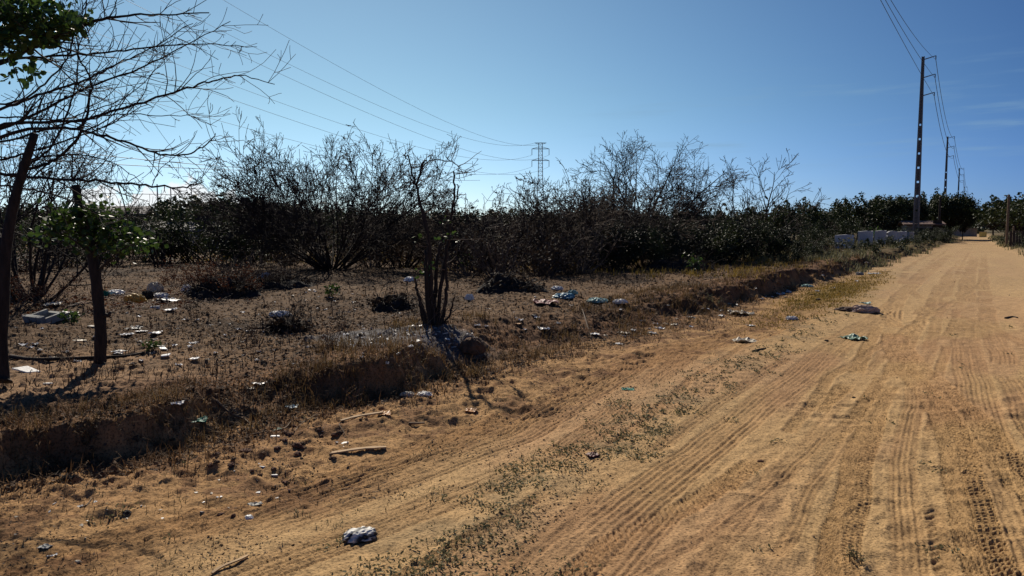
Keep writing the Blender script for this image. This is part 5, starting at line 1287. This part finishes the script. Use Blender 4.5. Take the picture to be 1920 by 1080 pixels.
# ------------------------------------------------------------------ living and dead plants too many to count
def sample(n, seed, ylo, yhi, amin=-37, amax=37):
    rg = np.random.RandomState(seed); a = np.radians(rg.uniform(amin, amax, n)); y = ylo * (yhi / ylo) ** rg.uniform(0, 1, n)
    x = np.tan(a) * (y + 1.0); z, mk = terrain(x.copy(), y.copy()); return x, y, z, mk, rg
def blades(name, x, y, z, h, w, lean, m, rg, label, kind='stuff'):
    n = len(x); b0 = np.stack([x, y, z - .005], 1); a = rg.uniform(0, 6.283, n); d = np.stack([np.cos(a), np.sin(a), np.zeros(n)], 1); sd = np.stack([-np.sin(a), np.cos(a), np.zeros(n)], 1)
    h = np.broadcast_to(h, (n,)) * rg.uniform(.45, 1.3, n); w = np.broadcast_to(w, (n,)); le = np.broadcast_to(lean, (n,)) * rg.uniform(.2, 1.4, n); tw = rg.normal(0, .25, (n, 1)) * sd
    upv = np.array([0, 0, 1.])
    p1 = b0 + upv * (h * np.cos(le * .5))[:, None] * .5 + d * (h * np.sin(le * .5) * .5)[:, None]
    p2 = p1 + upv * (h * np.cos(le) * .5)[:, None] + (d + tw) * (h * np.sin(le) * .5)[:, None]
    hw2 = (w / 2)[:, None] * sd
    V = np.stack([b0 - hw2, b0 + hw2, p1 + hw2 * .8, p1 - hw2 * .8, p2 + hw2 * .25, p2 - hw2 * .25], 1).reshape(-1, 3)
    i = np.arange(n)[:, None] * 6
    return obj(name, mesh(name, V, np.concatenate([i + np.array([[0, 1, 2, 3]]), i + np.array([[3, 2, 4, 5]])]), M[m]), label=label, kind=kind)
def tufts(n_t, per, seed, ylo, yhi, keep, spread):
    x, y, z, mk, rg = sample(n_t, seed, ylo, yhi); k = keep(mk, x, y, rg); x, y = np.repeat(x[k], per), np.repeat(y[k], per)
    x, y = x + rg.normal(0, spread, len(x)), y + rg.normal(0, spread, len(y)); z, _ = terrain(x.copy(), y.copy()); return x, y, z, rg
# straw on the bank
x, y, z, rg = tufts(14000, 13, 301, 3.5, 30, lambda q, x, y, r: (q['s'] > -.12) & (q['s'] < 1.6 - 1.0 * ss(5.2 - q['u'], 0, .8)) & (vn(x * 1.6, y * 1.6, 5) > r.uniform(.25, .75, len(x))), .05)
blades('dry_grass', x, y, z, .10 + .002 * y, .003 + .0005 * y, 1.15, 'strawy', rg, 'dry straw coloured grass hanging over the earth bank')
# dead stalks on the lot
x, y, z, rg = tufts(1500, 6, 302, 5, 34, lambda q, x, y, r: (q['s'] > .6) & (vn(x * .9, y * .9, 6) - .3 * ss(6.2 - y, 0, 1) > r.uniform(.4, .9, len(x))), .07)
blades('dead_stalks', x, y, z, .12 + .003 * y, .003 + .0005 * y, .7, 'litterbits', rg, 'thin dead weed stalks standing all over the lot')
x, y, z, mk_, rg = sample(24000, 303, 4, 32); k = (mk_['s'] > -.5) & (vn(x * 1.3, y * 1.3, 8) - .2 * ss(6.2 - y, 0, 1) > rg.uniform(.1, .8, len(x)))
blades('plant_litter', x[k], y[k], z[k] + .004, .07 + .003 * y[k], .004 + .0007 * y[k], 1.5, 'litterbits', rg, 'dead twigs and leaf litter strewn over the dark soil')
x, y, z, mk_, rg = sample(12000, 304, 3.2, 16); k = (mk_['s'] < .1) & (mk_['v'] < -2.4) & (vn(x * 1.8, y * 1.8, 9) > rg.uniform(.25, .95, len(x)) - .25 * ss(mk_['s'], -1.2, 0))
blades('plant_litter', x[k], y[k], z[k] + .003, .03 + .0015 * y[k], .0022 + .0004 * y[k], 1.3, 'litterbits', rg, 'small dead twigs and stalks on the loose sand')
# fallen leaves, chips and crumbs lying flat
def onash(x, y): return ss(1.1 - np.sqrt(((x - ash_c[0]) / 1.15) ** 2 + (y - ash_c[1]) ** 2), 0, .3)
def bare(q): return ss(5.4 - q['u'], 0, 1.6) * ss(q['s'], .35, .8) * ss(3.4 - q['s'], 0, 1.2)
def flat_bits(name, n, seed, ylo, yhi, keep, size, m, label, lift=.006):
    x, y, z, mk, rg = sample(n, seed, ylo, yhi); k = keep(mk, x, y, rg)
    p = np.stack([x[k], y[k], z[k] + lift * rg.uniform(.2, 1.5, k.sum())], 1)
    obj(name, leaves_mesh(name, p, size(y[k]), M[m], rg, .86, 1.9), label=label, kind='stuff')
flat_bits('leaf_litter', 130000, 320, 3.6, 32, lambda q, x, y, r: (q['s'] > -.35) & (1.3 * fbm(x * .8, y * .8, 31, 3) + .55 + .3 * vn(x * 5, y * 5, 32) - .75 * bare(q) - 1.0 * onash(x, y) > r.uniform(.25, 1.25, len(x))), lambda y: .024 + .0024 * y, 'chipdark', 'dark dead leaves and twigs covering the soil of the lot')
flat_bits('leaf_litter', 90000, 321, 3.6, 32, lambda q, x, y, r: (q['s'] > -.3) & (vn(x * 1.4, y * 1.4, 33) - .4 * bare(q) - .6 * onash(x, y) > r.uniform(.1, 1.0, len(x))), lambda y: .022 + .0022 * y, 'chiptan', 'tan dead leaves and chips scattered over the lot')
flat_bits('soil_crumbs', 70000, 322, 3.1, 14, lambda q, x, y, r: (q['s'] <= -.1) & (q['v'] < -1.9) & (vn(x * 2.2, y * 2.2, 34) + .5 * ss(q['s'], -1.5, 0) > r.uniform(.35, 1.3, len(x))), lambda y: .010 + .0018 * y, 'chipdark', 'dark crumbs and plant bits on the loose sand', .004)
flat_bits('soil_crumbs', 9000, 323, 3.1, 30, lambda q, x, y, r: (q['onlot'] < .1) & (q['v'] >= -1.9) & (vn(x * 2.2, y * 2.2, 34) > r.uniform(.5, 1.6, len(x))), lambda y: .010 + .0018 * y, 'chipdark', 'few dark crumbs on the packed road', .004)
rust_c = hit([70], [575])[0]
flat_bits('rust_leaf_litter', 60000, 326, 8, 22, lambda q, x, y, r: (q['s'] > 2) & (np.exp(-((x - rust_c[0] - .3) / 2.6) ** 2 - ((y - rust_c[1] - 1.0) / 2.4) ** 2) * 1.3 * vn(x * 1.7, y * 1.7, 38) > r.uniform(.15, .8, len(x))), lambda y: .03 + .003 * y, 'rustleaf', 'rust red dead leaves covering the ground at the left', .03)
x, y, z, rg = tufts(9000, 12, 327, 3.4, 6.5, lambda q, x, y, r: (q['s'] > .02) & (q['s'] < .75) & (q['u'] < 5.6) & (vn(x * 2.4, y * 2.4, 39) > r.uniform(.2, .75, len(x))), .05)
blades('dry_grass', x, y, z, .075, .0035, 1.5, 'strawy', rg, 'matted straw on the top of the near bank')
# roots and dark straw over the face of the bank
x, y, z, rg = tufts(17000, 7, 324, 3.6, 30, lambda q, x, y, r: (q['s'] > -.2) & (q['s'] < .75) & (vn(x * 2.2, y * 2.2, 35) > r.uniform(.2, .8, len(x))), .05)
blades('dry_grass', x, y, z, .085 + .002 * y, .003 + .0006 * y, 1.6, 'strawdark', rg, 'dark dry roots and straw over the face of the bank')
x, y, z, rg = tufts(26000, 6, 325, 3.6, 26, lambda q, x, y, r: (q['t'] > .30) & (q['t'] < 1.0) & (q['s'] < .5) & (vn(x * 3, y * 3, 36) > r.uniform(.2, .7, len(x))), .03)
blades('hanging_roots', x, y, z, .13 + .002 * y, .0028 + .0005 * y, 2.3, 'strawdark', rg, 'dry roots and grass hanging down the cut face of the bank')
# pale twigs at the bank foot
x, y, z, mk_, rg = sample(30000, 305, 3.6, 14); k = (np.abs(mk_['s'] + .15) < .4) & (rg.uniform(0, 1, len(x)) < .6)
blades('twig_litter', x[k], y[k], z[k] + .006, .11, .004 + .0003 * y[k], 1.5, 'strawdark', rg, 'pale dry twigs gathered at the foot of the bank')
# weeds on the road
x, y, z, rg = tufts(30000, 7, 306, 3.2, 14, lambda q, x, y, r: (q['onlot'] < .1) & (np.exp(-((q['v'] + 2.32) / .38) ** 2) * (1.1 - .05 * y) * (.55 + .45 * ss(y, 3.4, 5.6)) > r.uniform(.34, 1.3, len(x)) - 1.0 * (vn(x * 3.2, y * 3.2, 4) - .5)), .028)
obj('road_weeds', leaves_mesh('road_weeds', np.stack([x, y, z + rg.uniform(.002, .022, len(x))], 1), .016 + .0016 * y, M['weed'], rg, .35, 2.3), label='low grey green weeds growing along the middle strip of the road', kind='stuff')
k = rg.uniform(0, 1, len(x)) < .3
blades('road_weeds', x[k], y[k], z[k], .028, .004 + .0003 * y[k], 1.2, 'weed', rg, 'thin upright sprigs among the weeds of the road strip')
x, y, z, rg = tufts(900, 12, 307, 3.2, 8, lambda q, x, y, r: (q['onlot'] < .1) & (q['v'] < -2.0) & (vn(x * 2, y * 2, 3) > r.uniform(.45, 1, len(x))), .03)
blades('road_weeds', x, y, z, .026, .005, 1.3, 'weed', rg, 'sparse grey green sprigs on the near sand')
# yellow grass between bank and road
x, y, z, rg = tufts(70000, 8, 308, 10, 46, lambda q, x, y, r: (q['s'] < .15) & (np.exp(-((q['u'] - 21) / 6.5) ** 2 - ((q['v'] + 3.0) / .62) ** 2) > r.uniform(.1, 1, len(x))), .10)
blades('yellow_grass', x, y, z, .040 + .001 * y, .008 + .0005 * y, 1.1, 'yellowgrass', rg, 'short yellow grass in a strip between the far bank and road')
# green roadside growth farther on
x, y, z, rg = tufts(9000, 10, 309, 24, 110, lambda q, x, y, r: (((q['s'] > -.35) & (q['s'] < 9) & (q['u'] > 28)) | ((q['v'] > right_edge(q['u']) - .1) & (q['v'] < right_edge(q['u']) + 7) & (y > 38))) & (vn(x * .5, y * .5, 12) > r.uniform(.2, .75, len(x))), .16)
blades('roadside_growth', x, y, z, .22 + .0012 * y, .02 + .0006 * y, .7, 'weed', rg, 'rough greenish weeds on both sides of the far road')
x, y, z, rg = tufts(5000, 10, 310, 15, 60, lambda q, x, y, r: (q['s'] > .3) & (q['u'] > 18) & (vn(x * .7, y * .7, 14) > r.uniform(.3, .9, len(x))), .12)
blades('dry_grass', x, y, z, .14 + .001 * y, .01 + .0005 * y, .8, 'yellowgrass', rg, 'dry yellowish grass on the lot behind the far bank')

# single weeds that stand out
def weed(name, px, py, hpx, wpx, m, label, cat, seed, leafy=0):
    p0 = lot(px, py); h = px2m(hpx, p0[1]); w = px2m(wpx, p0[1]); rg = np.random.RandomState(seed); P = []
    t = thing(name, label, cat, p0)
    for d, L, r, off in fan(rg, 12, w / h * .75, (h * .6, h * 1.05), .004, 0, .05, .05): grow(rg, P, (off[0], off[1], -.02), d, L, r, 1, prm(levels=4, kids=(3, 4, 4), seg=(.1, .07, .05, .05), rmin=.0018, up=(.2, .2, .1, 0)))
    obj('stems', polys_mesh('stems', P, M['paletwig' if m != 'leaf' else 'twig'], (4, 3, 3, 3)), t)
    tip = np.array([q for pts, _, l in P for q in pts[1:]]); n_ = max(30, int(leafy or len(tip) * .8)); pos = tip[rg.randint(0, len(tip), n_)] + rg.normal(0, .012, (n_, 3))
    obj('leaves', leaves_mesh('leaves', pos, px2m(7 if m == 'leaf' else 4, p0[1]), M[m], rg), t)
weed('dry_weed', 622, 658, 62, 22, 'rustleaf', 'upright reddish dry weed on top of the mound', 'weed', 1)
weed('dry_weed', 480, 645, 50, 60, 'brownleaf', 'rounded brown dry weed on the open lot left of the mound', 'weed', 2)
weed('dry_weed', 565, 590, 45, 40, 'brownleaf', 'thin brown dry weed right of the largest white bag', 'weed', 3)
weed('dry_weed', 365, 600, 55, 30, 'brownleaf', 'tall thin brown weed right of the rubbish row', 'weed', 4)
weed('dry_weed', 640, 620, 50, 50, 'brownleaf', 'brown dry weed at the left end of the ash patch', 'weed', 5)
weed('dry_weed', 130, 680, 70, 90, 'brownleaf', 'sprawling bare weed between the foreground trunks', 'weed', 6, 40)
weed('green_weed', 618, 556, 30, 26, 'leaf', 'little green plant with white litter on the lot', 'plant', 7, 60)
weed('green_weed', 880, 500, 45, 60, 'leaf', 'yellow green leafy plant right behind the stump tree', 'plant', 8, 140)
weed('green_weed', 135, 607, 26, 44, 'leaf', 'small green weed right of the grey frame', 'plant', 9, 120)
weed('green_weed', 282, 662, 18, 26, 'leaf', 'small green weed left of the tile pile', 'plant', 10, 70)
weed('green_weed', 1300, 512, 48, 22, 'leaf', 'slim green weed on the heap before the dark hedge', 'plant', 11, 60)
weed('green_weed', 1605, 1055, 9, 75, 'weed', 'flat grey green weed at the bottom of the road', 'plant', 12, 160)
weed('green_weed', 1640, 456, 30, 22, 'leaf', 'green plant growing between the white slabs', 'plant', 13, 80)
weed('green_weed', 1597, 470, 28, 20, 'weed', 'pale weed against the lone white slab', 'plant', 14, 80)
weed('dry_weed', 1340, 572, 30, 60, 'weed', 'spreading olive weed on the slope before the far bank', 'weed', 15)
weed('dry_weed', 665, 765, 70, 16, 'strawy', 'tall thin straw weed in front of the mound face', 'weed', 16, 14)

for k_, (px, py, h_, w_, lab) in enumerate([(1575, 474, 26, 30, 'weed at the left corner of the lone white slab'), (1622, 470, 24, 26, 'weed growing at the foot of the tall slab with the climbing plant'), (1652, 466, 20, 22, 'weed growing at the foot of the middle white slab'), (1675, 463, 18, 22, 'weed growing at the foot of the notched white slab'), (1700, 460, 18, 22, 'weed growing between the narrow white slabs'), (1735, 458, 24, 26, 'weed growing right of the concrete foot blocks'), (1690, 470, 20, 34, 'spreading weed on the bank below the white slabs'), (1640, 478, 22, 36, 'spreading weed on the bank below the middle slab')]):
    weed('roadside_weed', px, py, h_, w_, 'farleaf', lab, 'weed', 40 + k_, 130)
